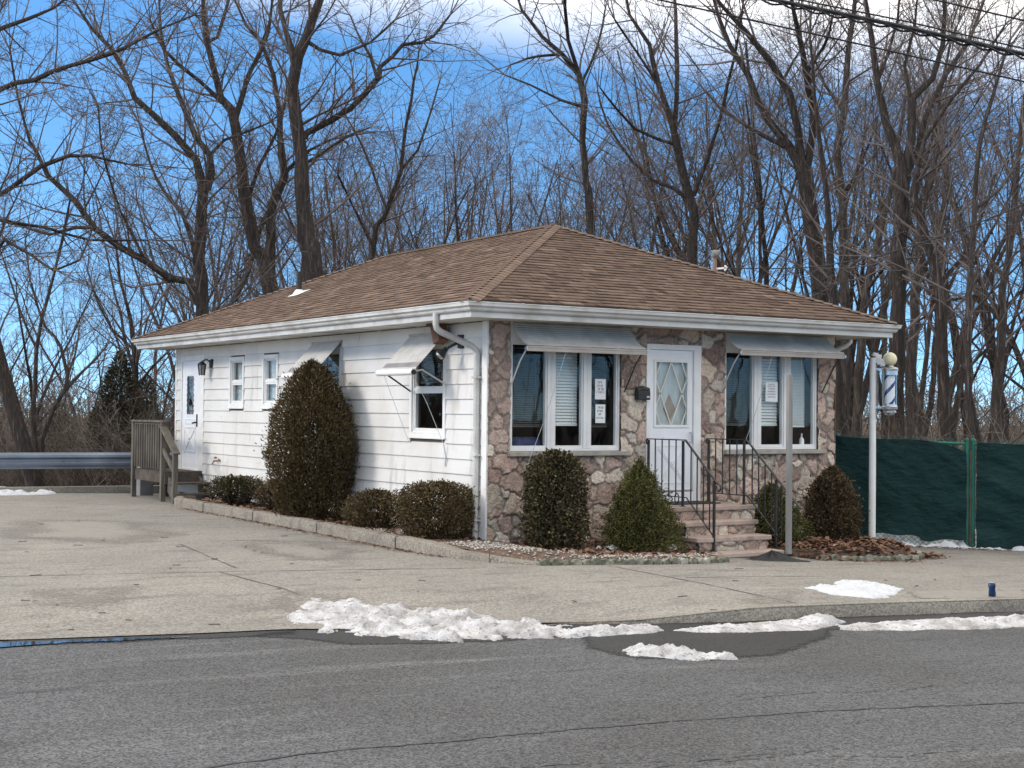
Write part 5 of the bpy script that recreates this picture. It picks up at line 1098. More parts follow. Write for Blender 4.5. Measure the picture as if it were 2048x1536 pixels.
snow([hit(*q) for q in [(1608, 1176), (1660, 1172), (1700, 1164), (1750, 1168), (1800, 1178), (1808, 1185), (1780, 1192), (1740, 1197), (1700, 1192), (1650, 1186)]], 'clean white snow patch lying on the pavement', M['snowclean'], .035, seed=25, wid=.16, ragged=.13, rs=5, zf=lot_z)
snow([hit(*q) for q in [(-20, 979), (40, 981), (105, 984), (112, 988), (60, 990), (-20, 991)]], 'thin strip of snow below the guardrail', M['snowclean'], .06, .04, seed=28, wid=.2, ragged=.08, zf=lot_z)
snow([(5.9, .55), (7.2, -.2), (8.0, -.75), (10.5, -2.2), (11.5, -2.2), (9, .4), (6.5, 1.6)], 'snow lying behind the green fence and gate', M['snowclean'], .22, .06, seed=30, wid=.6, ragged=.1, zf=lambda x, y: G(x)-.02)
# can
q = hit(1984, 1194); z0 = float(lot_z(q[0], q[1])); cn_ = thing('drink_can', 'crumpled blue drink can standing on the pavement near the kerb', 'can', (q[0], q[1], z0))
mb = MB(); n = 20
for j, (r, z) in enumerate([(0, .004), (.026, .0), (.036, .012), (.035, .05), (.031, .08), (.036, .115), (.034, .135), (.027, .146)]):
    for k in range(n): a = 2*math.pi*k/n; rr = r*(1+.10*math.sin(3*a+j)*(0 < j < 7)); mb.v.append((q[0]+rr*math.cos(a)+.006*math.sin(j), q[1]+rr*math.sin(a), z0+z))
for j in range(7):
    for k in range(n): mb.f.append((j*n+k, j*n+(k+1) % n, (j+1)*n+(k+1) % n, (j+1)*n+k)); mb.m.append(0)
mb.build('body', M['canblue'], cn_, smooth=True)
mb = MB(); mb.lathe((q[0]+.004, q[1], z0+.143), [(.027, 0), (.028, .004), (.024, .002), (0, .001)], 16); mb.build('lid', M['chrome'], cn_)
# ================================================================== OVERHEAD WIRES
def wire(pts, r, label, n=60, extra=0):
    P = []; 
    for (a, b) in zip(pts, pts[1:]):
        for i in range(n): P.append(tuple(np.array(a)+(np.array(b)-np.array(a))*i/n-np.array((0, 0, .0))))
    P.append(tuple(pts[-1])); mb = MB(); mb.tube(P, r, 6)
    if extra:
        tw = [Vector(p)+Vector((.0, r*.95*math.cos(i*.33), -r*1.2+r*.95*math.sin(i*.33))) for i, p in enumerate(P)]; mb.tube(tw, r*.55, 5)
        tw = [Vector(p)+Vector((.0, r*.95*math.cos(i*.33+3), -r*1.2+r*.95*math.sin(i*.33+3))) for i, p in enumerate(P)]; mb.tube(tw, r*.5, 5)
    tag(mb.build('overhead_wire', M['cable'], smooth=True), label, 'cable', 'overhead wires')
DW = 13.5
wire([at(1180, -86, DW), at(1530, -4, DW), at(1800, 52, DW), at(2060, 111, DW), at(2400, 180, DW)], .020, 'thick twisted bundle of overhead cable, the heaviest of the wires', 60, 1)
wire([at(1560, -8, DW+.3), at(1800, 40, DW+.3), at(2060, 100, DW+.3), at(2400, 172, DW+.3)], .008, 'overhead wire running just above the thick twisted cable bundle')
wire([at(1000, -70, DW), at(1320, 0, DW), at(1700, 84, DW), at(2060, 166, DW), at(2400, 240, DW)], .0085, 'lower thin overhead wire below the thick cable bundle')
wire([at(1700, -36, DW), at(1880, 2, DW), at(2060, 44, DW), at(2400, 118, DW)], .0085, 'thin overhead wire in the top right corner of the sky')
wm = (5.17, 1.33, ZE+SL*(WX+OV-5.05)+.13); wire([wm, at(1560, 537, 22.5), at(1640, 533, 22), at(1760, 512, 21), at(1917, 462, 19.8), at(2048, 409, 18.5), at(2300, 300, 17)], .009, 'service wire sagging from the roof mast towards the right')

# ================================================================== TREES
class Crown:
    """thin branches: frustum segments, turned into one mesh"""
    def __init__(s): s.a = []; s.b = []; s.r0 = []; s.r1 = []
    def build(s, name, m, parent, n=3):
        A = np.array(s.a, np.float32); B = np.array(s.b, np.float32); r0 = np.array(s.r0, np.float32)[:, None]; r1 = np.array(s.r1, np.float32)[:, None]
        d = B-A; d /= np.linalg.norm(d, axis=1, keepdims=True)+1e-9; B = B+d*r1*.6
        h = np.where(np.abs(d[:, 2:3]) > .9, np.array([[1, 0, 0]]), np.array([[0, 0, 1]])); x = np.cross(d, h); x /= np.linalg.norm(x, axis=1, keepdims=True); y = np.cross(d, x)
        ring = [x*math.cos(2*math.pi*k/n)+y*math.sin(2*math.pi*k/n) for k in range(n)]
        V = np.stack([A+q*r0 for q in ring]+[B+q*r1 for q in ring], 1).reshape(-1, 3); b = np.arange(len(A))*2*n
        Q = np.concatenate([np.c_[b+k, b+(k+1) % n, b+n+(k+1) % n, b+n+k] for k in range(n)])
        return mesh_np(name, V, Q, m, parent, smooth=True)
def perp(d, rng):
    v = Vector((rng.gauss(0, 1), rng.gauss(0, 1), rng.gauss(0, 1))); v -= d*v.dot(d)
    return v.normalized() if v.length > 1e-5 else Vector((1, 0, 0))
TW = dict(rmin=.0040, dens=1.0)
def branch(cr, p, d, length, r, lev, rng, up=.10, curl=.21):
    """a wandering branch with children; lev 0 = leaf twig"""
    st = (.50, .34, .26, .18)[3-lev] if lev <= 3 else .5
    n = max(2, int(length/st)); st = length/n; bend = perp(d, rng)*rng.uniform(0, curl*.7)
    for i in range(n):
        t = i/n; r0 = max(TW['rmin'], r*(1-.75*t)); r1 = max(TW['rmin']*.9, r*(1-.75*(i+1)/n))
        d = (d+bend*st*1.1+perp(d, rng)*rng.uniform(0, curl)+Vector((0, 0, up*st*(1.0 if lev else .6)))).normalized()
        q = p+d*st; cr.a.append(p[:]); cr.b.append(q[:]); cr.r0.append(r0); cr.r1.append(r1)
        if lev > 0 and (t > .12 or lev < 2):
            k = TW['dens']*(1.3, 1.8, 1.55, 1.2)[lev]
            for _ in range(int(k)+(rng.random() < k-int(k))):
                a = rng.uniform(.45, 1.05); cd = (d*math.cos(a)+perp(d, rng)*math.sin(a)).normalized()
                cl = length*(1-t*.7)*rng.uniform(.32, .68)
                if lev == 1: cl = min(cl, rng.uniform(.25, .8))
                if cl > .12: branch(cr, p.lerp(q, rng.random()), cd, cl, max(TW['rmin'], r0*rng.uniform(.35, .6)), lev-1, rng, up, curl)
        p = q
def limb_tube(mb, pts, rad, n=9):
    mb.tube(pts, rad, n, caps=True)
def smooth_path(P, Rr, rng, step=.45, wob=.02):
    out = []; rr = []; n = len(P)
    for i in range(n-1):
        p0, p1, p2, p3 = P[max(i-1, 0)], P[i], P[i+1], P[min(i+2, n-1)]; k = max(1, int((p2-p1).length/step))
        for j in range(k):
            t = j/k; q = .5*((2*p1)+(p2-p0)*t+(2*p0-5*p1+4*p2-p3)*t*t+(3*p1-p0-3*p2+p3)*t**3)
            r = Rr[i]*(1-t)+Rr[i+1]*t; out.append(q+Vector((rng.gauss(0, 1), rng.gauss(0, 1), rng.gauss(0, .4)))*min(wob, r*.25)); rr.append(r*(1+rng.uniform(-.07, .07)))
    out.append(P[-1].copy()); rr.append(Rr[-1]); return out, rr
def traced_tree(label, limbs, D, group=None, seed=0, bark='bark', twig='twig', dens=1.0, base=True, spawn0=.25, lenk=1.0, lev=3, name='bare_tree', up=.10):
    """limbs: lists of (px, py, width px[, depth offset m]) from the root upwards; each is laid out at its own distance from the lens"""
    rng = random.Random(seed); TW['dens'] = dens; L3 = []
    for li, lb in enumerate(limbs):
        P = []; Rr = []; dz = 0 if li == 0 else rng.uniform(-2.2, 2.2)
        for i, q in enumerate(lb):
            t = i/(len(lb)-1); o = q[3] if len(q) > 3 else dz*t*t; DD = D+o
            P.append(Vector(at(q[0], q[1], DD).tolist())); Rr.append(q[2]*DD/F/2)
        if li == 0 and base:
            zt = -1.2 if P[0].y > 14 else -.5
            if P[0].z > zt: P.insert(0, P[0]+Vector((0, 0, zt-P[0].z))*1.0+Vector((rng.uniform(-.1, .1), 0, 0))); Rr.insert(0, Rr[0]*1.35)
        L3.append((P, Rr))
    T = thing(name, label, 'tree', tuple(L3[0][0][0]), group); mb = MB(); cr = Crown()
    for li, (P, Rr) in enumerate(L3):
        pts, rad = smooth_path(P, Rr, rng); mb.tube(pts, rad, 10 if li < 2 else 8)
        tot = sum((b-a).length for a, b in zip(pts, pts[1:])); run = 0
        for a, b, ra in zip(pts, pts[1:], rad):
            sl = (b-a).length; d = (b-a).normalized(); t = run/tot; run += sl
            if (li == 0 and t < spawn0) or a.z < 2.2 and base: continue
            k = sl*3.3*dens*(.55+.9*t)
            for _ in range(int(k)+(rng.random() < k-int(k))):
                an = rng.uniform(.5, 1.15); cd = (d*math.cos(an)+perp(d, rng)*math.sin(an)).normalized(); ln = min(rng.uniform(.7, 2.9)*lenk*(1.1-.35*t), tot*.55)
                branch(cr, a.lerp(b, rng.random()), cd, ln, min(ra*.45, .012+.011*ln), lev if ln > 1.6 else lev-1, rng, up)
        e = pts[-1]; d = (pts[-1]-pts[-2]).normalized()
        if rad[-1] < .09:
            for _ in range(3): branch(cr, e, (d+perp(d, rng)*.4).normalized(), rng.uniform(1, 2.2)*lenk, rad[-1]*.8, lev, rng, up)
    mb.build('trunk', M[bark], T, smooth=True); cr.build('crown', M[twig], T); return T
GB = 'tall bare trees standing behind the shop'; GR_ = 'tall bare trees in the wood behind the green fence'; GL = 'bare trees beyond the guardrail'
traced_tree('twin stemmed bare tree rising behind the left end of the roof', [
    [(405, 625, 26), (397, 524, 25), (404, 433, 22), (408, 378, 23), (392, 319, 15), (351, 269, 14), (314, 237, 13), (273, 196, 12), (248, 141, 10), (223, 100, 9), (182, 55, 7), (150, 5, 5)],
    [(408, 378, 20), (424, 346, 15), (419, 310, 13), (392, 273, 11), (374, 228, 10), (350, 170, 9), (337, 132, 8), (322, 60, 5), (318, 0, 4)],
    [(397, 540, 12), (380, 480, 9), (366, 430, 8), (330, 385, 7), (300, 330, 5), (280, 250, 4)], [(419, 310, 7), (450, 280, 6), (500, 262, 5), (540, 245, 3)]], 35.5, GB, 1, dens=1.45)
traced_tree('long leaning bare trunk sweeping from behind the roof up to the left', [
    [(403, 622, 18), (342, 556, 15), (292, 524, 14), (237, 492, 13), (191, 456, 12), (146, 401, 11), (96, 351, 9), (70, 300, 7), (59, 283, 6), (36, 196, 5), (20, 100, 4)],
    [(191, 456, 7), (150, 455, 6), (100, 470, 6), (45, 452, 5), (0, 442, 4)], [(292, 524, 6), (240, 420, 5), (205, 300, 4), (196, 210, 3)]], 34, GB, 2, lenk=1.0, dens=1.5)
traced_tree('bare tree with a grey forked trunk, second left of the tallest trunk behind the roof', [
    [(542, 590, 34), (510, 492, 27), (492, 410, 25), (479, 337, 23), (471, 255, 22), (462, 222, 20), (442, 196, 14), (431, 146, 13), (415, 82, 12), (406, 0, 9), (402, -60, 7)],
    [(470, 245, 14), (484, 200, 11), (497, 150, 9), (520, 105, 9), (538, 64, 7), (545, 0, 5)], [(447, 205, 10), (401, 164, 8), (360, 132, 7), (328, 100, 6), (300, 40, 4)],
    [(416, 84, 8), (434, 74, 7), (447, 36, 7), (460, -8, 5)], [(492, 410, 9), (520, 330, 7), (560, 250, 6), (575, 170, 4)]], 37, GB, 3, dens=1.45)
traced_tree('crooked bare tree just left of the tallest trunk behind the roof', [
    [(540, 580, 26), (540, 483, 21), (543, 410, 20), (566, 352, 18), (564, 273, 13), (561, 219, 12), (547, 150, 10), (524, 87, 8), (492, 50, 6), (470, 0, 4)],
    [(543, 410, 12), (520, 460, 11), (505, 520, 10), (470, 600, 10)], [(566, 350, 9), (592, 325, 8), (620, 300, 6), (660, 280, 4)], [(524, 87, 6), (540, 40, 5), (545, -10, 4)]], 39, GB, 4, spawn0=.3, dens=1.4)
traced_tree('tallest thick bare trunk behind the left half of the roof', [
    [(626, 556, 46), (612, 478, 35), (606, 401, 31), (602, 314, 29), (595, 237, 27), (586, 173, 25), (592, 114, 25), (611, 77, 21), (633, 36, 19), (645, -12, 16), (660, -90, 12)],
    [(606, 278, 14), (614, 266, 14), (661, 242, 13), (697, 218, 12), (730, 186, 12), (758, 155, 12), (760, 133, 9), (786, 113, 8), (806, 89, 8), (843, 85, 7), (867, 73, 6), (900, 30, 4)],
    [(590, 118, 14), (572, 62, 11), (560, 20, 9), (555, -40, 7)], [(757, 158, 7), (740, 112, 6), (722, 80, 5), (700, 30, 3)], [(611, 80, 10), (640, 100, 8), (680, 110, 7), (740, 85, 5), (790, 40, 4)], [(606, 330, 7), (640, 310, 6), (690, 275, 5), (740, 255, 3)]], 33.5, GB, 5, spawn0=.38, lenk=1.1, dens=1.35)
traced_tree('slim upright bare tree seen above the roof left of the ridge', [
    [(745, 520, 12), (774, 420, 9), (801, 343, 8), (808, 283, 7), (822, 202, 6), (834, 130, 4), (838, 100, 3)], [(801, 343, 6), (836, 300, 5), (862, 220, 4), (880, 160, 3)], [(774, 420, 6), (740, 330, 5), (708, 260, 4)], [(750, 500, 6), (700, 400, 5), (676, 350, 4)]], 38, GB, 6, dens=.9, up=.25)
traced_tree('bare tree with a slender dark trunk right of the roof ridge', [
    [(1184, 478, 16), (1174, 363, 14), (1166, 283, 14), (1168, 202, 14), (1157, 149, 12), (1125, 109, 10), (1085, 73, 8), (1044, 20, 6), (1030, -20, 4)],
    [(1157, 149, 9), (1137, 81, 8), (1130, 20, 7), (1128, -30, 5)], [(1166, 160, 6), (1196, 90, 5), (1210, 20, 4)], [(1125, 109, 6), (1075, 112, 5), (1020, 130, 3)], [(1167, 215, 7), (1120, 200, 5), (1060, 170, 4), (1010, 150, 3)]], 37, GB, 7, lenk=.9)
traced_tree('bare tree with a dark forked trunk above the right slope of the roof', [
    [(1386, 535, 19), (1386, 420, 19), (1368, 356, 18), (1353, 282, 16), (1343, 237, 13), (1319, 173, 11), (1299, 89, 9), (1260, 30, 6), (1250, -20, 5)],
    [(1348, 262, 11), (1353, 198, 10), (1353, 99, 9), (1351, 0, 7), (1350, -60, 5)], [(1387, 392, 9), (1413, 322, 8), (1437, 247, 7), (1457, 163, 6), (1477, 74, 5), (1488, -10, 4)],
    [(1370, 395, 9), (1350, 378, 8), (1309, 362, 7), (1264, 322, 6), (1215, 250, 5), (1195, 180, 3)], [(1350, 290, 7), (1269, 257, 6), (1230, 215, 5), (1200, 175, 3)], [(1319, 173, 6), (1270, 100, 5), (1230, 40, 4)]], 36, GB, 8, spawn0=.22)
traced_tree('broad bare tree with three rising limbs above the right end of the roof', [
    [(1642, 604, 38), (1630, 495, 34), (1616, 396, 32), (1610, 342, 32), (1576, 297, 18), (1536, 242, 16), (1497, 153, 13), (1460, 90, 10), (1440, 40, 8), (1425, -10, 6)],
    [(1608, 346, 19), (1594, 260, 16), (1576, 188, 15), (1541, 124, 14), (1492, 64, 11), (1447, 15, 8), (1420, -20, 6)], [(1614, 350, 18), (1624, 300, 15), (1627, 237, 14), (1612, 148, 12), (1597, 64, 10), (1582, -8, 8)],
    [(1576, 297, 9), (1520, 268, 8), (1490, 250, 6), (1440, 215, 5), (1400, 170, 3)], [(1612, 148, 7), (1650, 90, 6), (1670, 20, 4)]], 34, GR_, 9, spawn0=.3, lenk=1.05)
traced_tree('straight single bare trunk standing right of the broad three limbed tree', [
    [(1691, 620, 19), (1687, 495, 17), (1685, 396, 16), (1675, 307, 16), (1687, 223, 14), (1695, 124, 12), (1705, 40, 10), (1712, -20, 8)], [(1686, 400, 7), (1720, 330, 6), (1745, 270, 4)], [(1688, 225, 7), (1650, 170, 6), (1630, 120, 4)]], 33, GR_, 10, bark='barkl')
traced_tree('thick bare trunk behind the barber pole splitting into many high limbs', [
    [(1790, 880, 36), (1793, 720, 32), (1795, 594, 30), (1803, 445, 29), (1808, 346, 33), (1798, 300, 20), (1774, 247, 16), (1755, 163, 14), (1744, 74, 12), (1733, 10, 9), (1725, -40, 7)],
    [(1810, 350, 22), (1823, 277, 18), (1824, 198, 16), (1863, 158, 12), (1886, 89, 10), (1890, 20, 8), (1885, -30, 6)], [(1816, 340, 16), (1834, 300, 14), (1849, 237, 12), (1893, 148, 10), (1937, 79, 8), (1968, 0, 6)],
    [(1755, 163, 7), (1775, 110, 6), (1795, 40, 5), (1800, -20, 4)], [(1824, 210, 8), (1810, 130, 7), (1830, 50, 5), (1835, -10, 4)]], 28, GR_, 11, spawn0=.3)
traced_tree('dark bare trunk bending left above the right part of the green gate', [
    [(1890, 880, 28), (1885, 720, 25), (1878, 569, 22), (1853, 470, 19), (1826, 390, 16), (1835, 340, 12), (1850, 280, 10), (1900, 200, 8), (1960, 130, 6), (2010, 50, 4)], [(1878, 569, 9), (1920, 520, 8), (1960, 440, 6), (1990, 350, 5)], [(1853, 470, 8), (1840, 400, 6), (1880, 300, 4)]], 27.5, GR_, 12, spawn0=.3, lenk=.9)
traced_tree('pale slim bare tree near the right edge above the green fence', [
    [(1940, 870, 16), (1936, 700, 14), (1937, 643, 13), (1942, 519, 12), (1950, 420, 11), (1957, 297, 9), (1985, 190, 7), (2020, 80, 5)], [(1942, 525, 8), (1925, 470, 7), (1910, 420, 6), (1895, 330, 4)], [(1950, 420, 7), (2000, 380, 6), (2048, 300, 5)]], 26.5, GR_, 13, 'barkl', spawn0=.2)
traced_tree('stout straight trunk seen low between the shop corner and the white lamp post', [[(1680, 880, 24), (1678, 780, 21), (1672, 700, 19), (1668, 600, 18), (1660, 480, 15), (1650, 360, 11), (1630, 200, 7), (1620, 80, 5)], [(1660, 480, 7), (1690, 420, 6), (1715, 330, 4)]], 30, GR_, 14, spawn0=.45)
traced_tree('leaning trunk seen just left of the white lamp post', [[(1713, 880, 21), (1716, 790, 19), (1722, 700, 17), (1735, 580, 15), (1760, 470, 12), (1790, 340, 8), (1810, 200, 5)], [(1735, 580, 8), (1765, 540, 6), (1800, 520, 4)]], 31, GR_, 15, 'barkl', spawn0=.4)
traced_tree('broad grey trunk between the barber pole and the bending dark trunk', [[(1822, 880, 27), (1822, 790, 24), (1826, 680, 22), (1834, 560, 19), (1842, 440, 15), (1870, 320, 11), (1880, 200, 7), (1900, 90, 5)], [(1834, 560, 9), (1870, 500, 7), (1915, 430, 5)]], 33, GR_, 16, 'barkl', spawn0=.4)
traced_tree('tree at the right edge with pale limbs reaching over the green fence', [[(1990, 880, 22), (1992, 760, 19), (2000, 640, 17), (2015, 520, 14), (2030, 400, 11), (2040, 260, 8), (2060, 120, 5)], [(2000, 640, 9), (1960, 590, 8), (1900, 600, 6), (1840, 640, 4)], [(2010, 560, 8), (1970, 500, 6), (1940, 470, 4)]], 29, GR_, 17, 'barkl', spawn0=.3)
traced_tree('dark leaning trunk low at the left edge beside the guardrail', [
    [(72, 985, 38), (50, 913, 36), (32, 850, 33), (14, 780, 30), (2, 722, 28), (-30, 620, 26), (-60, 500, 24), (-90, 360, 20), (-110, 200, 15), (-120, 40, 10)],
    [(-85, 380, 13, 0), (-20, 400, 11, 0), (20, 376, 10, 0), (82, 333, 9, 0), (137, 311, 8, .5), (182, 312, 6, 1), (255, 328, 4, 1.4)], [(-100, 260, 12, 0), (0, 180, 11, -1), (68, 160, 10, -1.4), (137, 132, 9, -2), (219, 109, 8, -2.4), (273, 82, 7, -3), (328, 55, 5, -3.4), (388, 30, 4, -4)],
    [(-110, 150, 10, 0), (0, 58, 9, 1), (60, 36, 7, 1.4), (110, 15, 5, 2), (150, -20, 4, 2)], [(-85, 400, 8, 0), (0, 440, 6, 1), (90, 455, 6, 1.4), (180, 480, 5, 2), (290, 480, 3, 2.4)], [(-40, 560, 8, 0), (10, 480, 7, -1), (60, 510, 6, -1), (105, 540, 4, -2)]], 31, GL, 18, spawn0=.35, lenk=1.15, dens=1.5)
traced_tree('pale slender tree forking low beyond the guardrail', [
    [(74, 975, 13), (70, 900, 12), (67, 831, 11), (71, 777, 9), (73, 700, 8), (84, 640, 7), (110, 540, 6), (128, 470, 6), (140, 400, 4)], [(73, 700, 6), (58, 670, 5), (40, 620, 5), (20, 560, 4), (0, 500, 3)], [(84, 640, 5), (60, 560, 4), (50, 480, 3)], [(112, 540, 5), (160, 520, 4), (190, 440, 3)]], 32.5, GL, 19, 'barkl', lenk=.75, spawn0=.4)
traced_tree('pale crooked tree leaning right beyond the guardrail', [
    [(80, 965, 12), (84, 880, 11), (109, 818, 10), (131, 775, 9), (136, 750, 8), (122, 695, 7), (108, 672, 6), (92, 655, 5), (70, 600, 4)], [(128, 780, 7), (150, 757, 6), (191, 719, 5), (215, 690, 3)], [(136, 750, 5), (150, 710, 4), (158, 655, 3)]], 32, GL, 20, 'barkl', lenk=.6, spawn0=.4)
traced_tree('dark bare tree behind the left corner of the roof', [[(268, 960, 14), (272, 880, 12), (270, 780, 12), (268, 700, 10), (262, 640, 8), (240, 560, 6), (230, 480, 4)], [(270, 780, 6), (300, 740, 5), (340, 700, 4)], [(268, 700, 6), (225, 660, 5), (190, 590, 4), (175, 540, 3)], [(272, 830, 5), (240, 800, 4), (200, 790, 3)]], 38, GL, 21, lenk=.85, spawn0=.3)
# background trees: six kinds, copied
def generic(name, label, seed, H, fork, spread, twig, bark, group, dens=.8):
    rng = random.Random(seed); TW['dens'] = dens; T = thing(name, label, 'tree', (0, 0, 0), group); mb = MB(); cr = Crown()
    def stem(p, d, ln, r, lv):
        pts = [p]; n = max(4, int(ln/.7)); st = ln/n
        for i in range(n): d = (d+perp(d, rng)*rng.uniform(0, .12)+Vector((0, 0, .05))).normalized(); pts.append(pts[-1]+d*st)
        rad = [max(.010, r*(1-.85*i/n)) for i in range(n+1)]; pts, rad = smooth_path(pts, rad, rng, .6); mb.tube(pts, rad, 8 if lv == 0 else 6)
        for i in range(1, len(pts)-1):
            t = i/len(pts)
            if lv == 0 and t < fork*.8: continue
            dd = (pts[i+1]-pts[i]).normalized(); k = 1.5*dens
            for _ in range(int(k)+(rng.random() < k-int(k))):
                a = rng.uniform(.45, 1.1); branch(cr, pts[i], (dd*math.cos(a)+perp(dd, rng)*math.sin(a)).normalized(), rng.uniform(.8, 2.4)*(1.1-.5*t), min(rad[i]*.45, .022), 2, rng)
        if lv < 2:
            m = rng.randint(3, 5) if lv == 0 else rng.randint(2, 3)
            for k in range(m):
                i = int(len(pts)*(fork+(1-fork)*(k+rng.random()*.6)/m)); i = min(i, len(pts)-2); a = rng.uniform(.35, .75)*spread
                dd = (pts[i+1]-pts[i]).normalized(); stem(pts[i], (dd*math.cos(a)+perp(dd, rng)*math.sin(a)).normalized(), ln*(1-i/len(pts)*.75)*rng.uniform(.5, .75), rad[i]*.52, lv+1)
    stem(Vector((0, 0, -2.0)), Vector((rng.uniform(-.06, .06), rng.uniform(-.06, .06), 1)).normalized(), H, H*.0098, 0)
    mb.build('trunk', M[bark], T, smooth=True); cr.build('crown', M[twig], T); return T
LAB_B = 'one of the bare trees filling the wood behind the roof'; LAB_R = 'one of the bare trees crowding the wood behind the green fence'; LAB_L = 'one of the bare trees in the thin wood beyond the guardrail'; LAB_F = 'one of the bare trees across the road behind the viewer'
GRP = {LAB_B: 'woodland trees behind the roof', LAB_R: 'woodland trees behind the green fence', LAB_L: 'woodland trees beyond the guardrail'}
KINDS = [generic('woodland_tree', LAB_B, 100+i, h, fk, sp_, tw, bk_, GRP[LAB_B]) for i, (h, fk, sp_, tw, bk_) in enumerate([(13, .42, 1.0, 'twig', 'bark'), (12, .5, .8, 'twigr', 'barkl'), (14, .36, .9, 'twigr', 'bark'), (11, .3, 1.15, 'twig', 'bark'), (13, .45, .85, 'twig', 'barkl'), (10, .25, 1.0, 'twigr', 'bark')])]
first = list(KINDS); rng = random.Random(55)
def put(px, D, top, label):
    k = rng.randrange(6); p = at(px, 800, D); zt = at(px, top, D)[2]; H = (13, 12, 14, 11, 13, 10)[k]+.5; zb = -2.2 if D > 36 else -1.0
    s = max(.35, (zt-zb)/H); loc = (p[0], p[1], zb+1.2*s)
    if first and KINDS[k] in first: o = KINDS[k]; first.remove(o); o.location = loc; o.rotation_euler = (0, 0, rng.uniform(0, 6.28)); o.scale = (s,)*3
    else: o = dup(KINDS[k], loc, rng.uniform(0, 6.28), (s*rng.uniform(.85, 1.15), s*rng.uniform(.85, 1.15), s))
    o['label'] = label; o['group'] = GRP[label]
for i in range(34): px = 640+i*26+rng.uniform(-14, 14); D = rng.uniform(42, 60); put(px, D, 250+rng.uniform(-50, 90)-(110 if px > 1250 else 0), LAB_B)
for i in range(38):
    px = 1400+i*20.5+rng.uniform(-12, 12); D = rng.uniform(33, 58)
    if px < 1660: D = max(D, 40)
    put(px, D, 40+rng.uniform(-90, 190), LAB_R)
for i in range(34): put(300+i*31+rng.uniform(-15, 15), rng.uniform(58, 84), 330+rng.uniform(-90, 90), LAB_B)
for i in range(14): px = 360+i*30+rng.uniform(-14, 14); put(px, rng.uniform(44, 62), 260+rng.uniform(-60, 150), LAB_B)
for i in range(16): px = -130+i*29+rng.uniform(-12, 12); put(px, rng.uniform(40, 66), 560+rng.uniform(-160, 110), LAB_L)
# trees across the road: what the front windows reflect
for i in range(34):
    o = dup(KINDS[rng.randrange(6)], (8+i*1.15+rng.uniform(-1.5, 1.5), -33-rng.uniform(0, 14)-max(0, 6-i*.4), .2), rng.uniform(0, 6.28), rng.uniform(.75, 1.1)); o['label'] = LAB_F; o['group'] = 'trees across the road'
for i in range(16): px = -820+i*46+rng.uniform(-20, 20); put(px, rng.uniform(36, 56), 420+rng.uniform(-160, 110), LAB_L)
for i in range(30): px = -2500+i*55+rng.uniform(-20, 20); put(px, rng.uniform(25, 44), rng.uniform(-150, 250), LAB_L)
# brush and far wood
def brush(name, n, region, hmin, hmax, label, seed, arch=.5, r=.007, lo=0.0):
    rng = random.Random(seed); cr = Crown(); tint = []
    for _ in range(n):
        x, y = region(rng); p = Vector((x, y, gz(x, y)-.1)); h = rng.uniform(hmin, hmax); a = rng.uniform(0, 6.28); d = Vector((math.cos(a)*rng.uniform(.05, arch), math.sin(a)*rng.uniform(.05, arch), 1)).normalized(); bend = Vector((math.cos(a), math.sin(a), -.5))*rng.uniform(0, .14); rr = r*rng.uniform(.6, 1.7); t = rng.random(); m = 6
        for i in range(m):
            d = (d+bend+perp(d, rng)*rng.uniform(0, .12)).normalized(); q = p+d*h/m; cr.a.append(p[:]); cr.b.append(q[:]); cr.r0.append(rr*(1-.1*i)); cr.r1.append(rr*(1-.1*(i+1))); tint.append(t)
            if i > 0:
                for _k in range(2):
                    dd = (d+perp(d, rng)*rng.uniform(.4, 1.1)).normalized(); p2 = q; l2 = h*rng.uniform(.06, .22)
                    for _j in range(2):
                        dd = (dd+perp(dd, rng)*.25).normalized(); q2 = p2+dd*l2/2; cr.a.append(p2[:]); cr.b.append(q2[:]); cr.r0.append(rr*.5); cr.r1.append(rr*.35); tint.append(t); p2 = q2
            p = q
    o = cr.build(name, M['brush'], None); a = o.data.attributes.new('tint', 'FLOAT', 'FACE'); a.data.foreach_set('value', np.tile(np.array(tint, np.float32), 3)); return tag(o, label, 'brush', kind='stuff')
def reg_left(rng):
    D = rng.uniform(32.5, 50); p = at(rng.uniform(-80, 420), 800, D); return p[0], max(p[1], 15.9)
brush('undergrowth', 2600, reg_left, 1.2, 3.4, 'tangled brown undergrowth beyond the guardrail', 1, .7)
def reg_right(rng):
    D = rng.uniform(25, 45); px = rng.uniform(1640, 2120); p = at(px, 800, D); y = p[1]
    return p[0], max(y, fence_y(p[0])+1.2)
brush('undergrowth', 1100, reg_right, 1.2, 3.0, 'tangled bare undergrowth behind the green fence', 2, .6)
def reg_far(rng):
    D = rng.uniform(70, 150); p = at(rng.uniform(-150, 2200), 800, D); return p[0], p[1]
brush('far_wood', 4200, reg_far, 3.5, 8.0, 'far grey wood closing the view behind the trees', 3, .25, .035)
def reg_back(rng): return rng.uniform(0, 60), rng.uniform(-62, -34)
brush('undergrowth', 1800, reg_back, 1.5, 4.5, 'brush across the road mirrored in the front windows', 7, .6)
def reg_side(rng):
    p = at(rng.uniform(-2600, -700), 800, rng.uniform(26, 46)); return p[0], p[1]
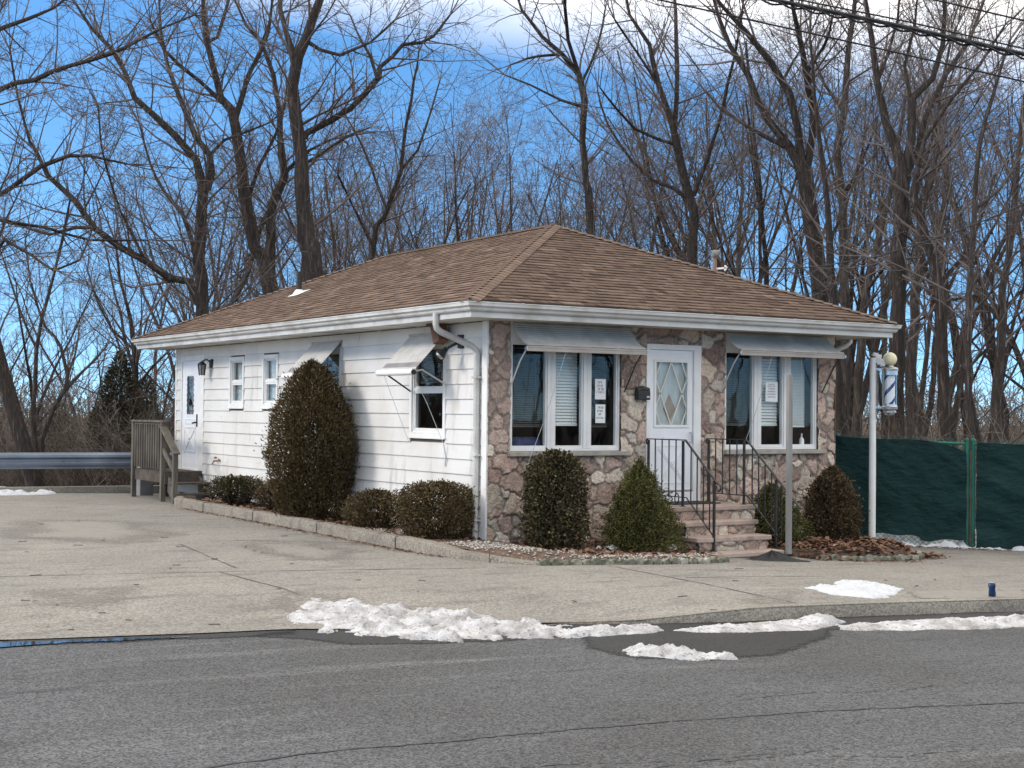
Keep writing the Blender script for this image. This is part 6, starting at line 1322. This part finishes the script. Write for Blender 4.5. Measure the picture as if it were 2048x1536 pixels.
brush('undergrowth', 3000, reg_side, 2.5, 6.5, 'brush west of the lot mirrored in the side windows', 9, .6)
# cedar beyond the guardrail
def conifer(p, h, rad, label, n, seed):
    rs = np.random.RandomState(seed); o = thing('cedar_tree', label, 'tree', p, None); t = 1-np.sqrt(rs.rand(n)); lay = np.floor(t*14+rs.rand(n)*.6); a = rs.uniform(0, 6.28, n)
    lf = .62+.55*fbm(np.cos(a+lay*2.4)*2.2+lay*3.3, np.sin(a+lay*2.4)*2.2+seed, 3)*1.25; r = rad*(1-t)**.8*lf*np.sqrt(rs.rand(n))**.7; P = np.stack([r*np.cos(a), r*np.sin(a), t*h+.12*r-.10*rs.rand(n)], 1)+np.array(p)
    d = np.stack([np.cos(a), np.sin(a), .3+rs.rand(n)*.6], 1)+rs.randn(n, 3)*.4; d /= np.linalg.norm(d, axis=1, keepdims=True); s = np.cross(d, rs.randn(n, 3)); s /= np.linalg.norm(s, axis=1, keepdims=True); ll = .11*rs.uniform(.5, 1.4, (n, 1)); lw = ll*.32
    V = np.stack([P-d*ll*.5, P+s*lw*.5, P+d*ll*.5, P-s*lw*.5], 1).reshape(-1, 3); b = np.arange(n)*4; mesh_np('crown', V, np.c_[b, b+1, b+2, b+3], M['cedar'], o, tint=np.clip(rs.beta(2, 2.5, n)+.15*(fbm(a*3, t*9, 3)-.5), 0, 1))
    mb = MB(); mb.tube([Vector(p)-Vector((0, 0, .6)), Vector(p)+Vector((.05, 0, h*.5)), Vector(p)+Vector((0, 0, h*.93))], [.13, .08, .02], 8); mb.build('trunk', M['bark'], o)
for (px, D, top, bw, lab, n, sd) in ((240, 37, 688, 150, 'dark bronze green cedar beyond the guardrail, nearest the porch', 26000, 1), (292, 41, 735, 120, 'shaggy cedar half hidden behind the back corner of the shop', 16000, 2), (118, 44, 800, 130, 'low dull green cedar far behind the pale crooked tree', 12000, 3)):
    p = at(px, 800, D); zt = at(px, top, D)[2]; zb = gz(p[0], p[1])-.1; conifer((p[0], p[1], zb), zt-zb, bw*D/F/1.35, lab, n, sd)
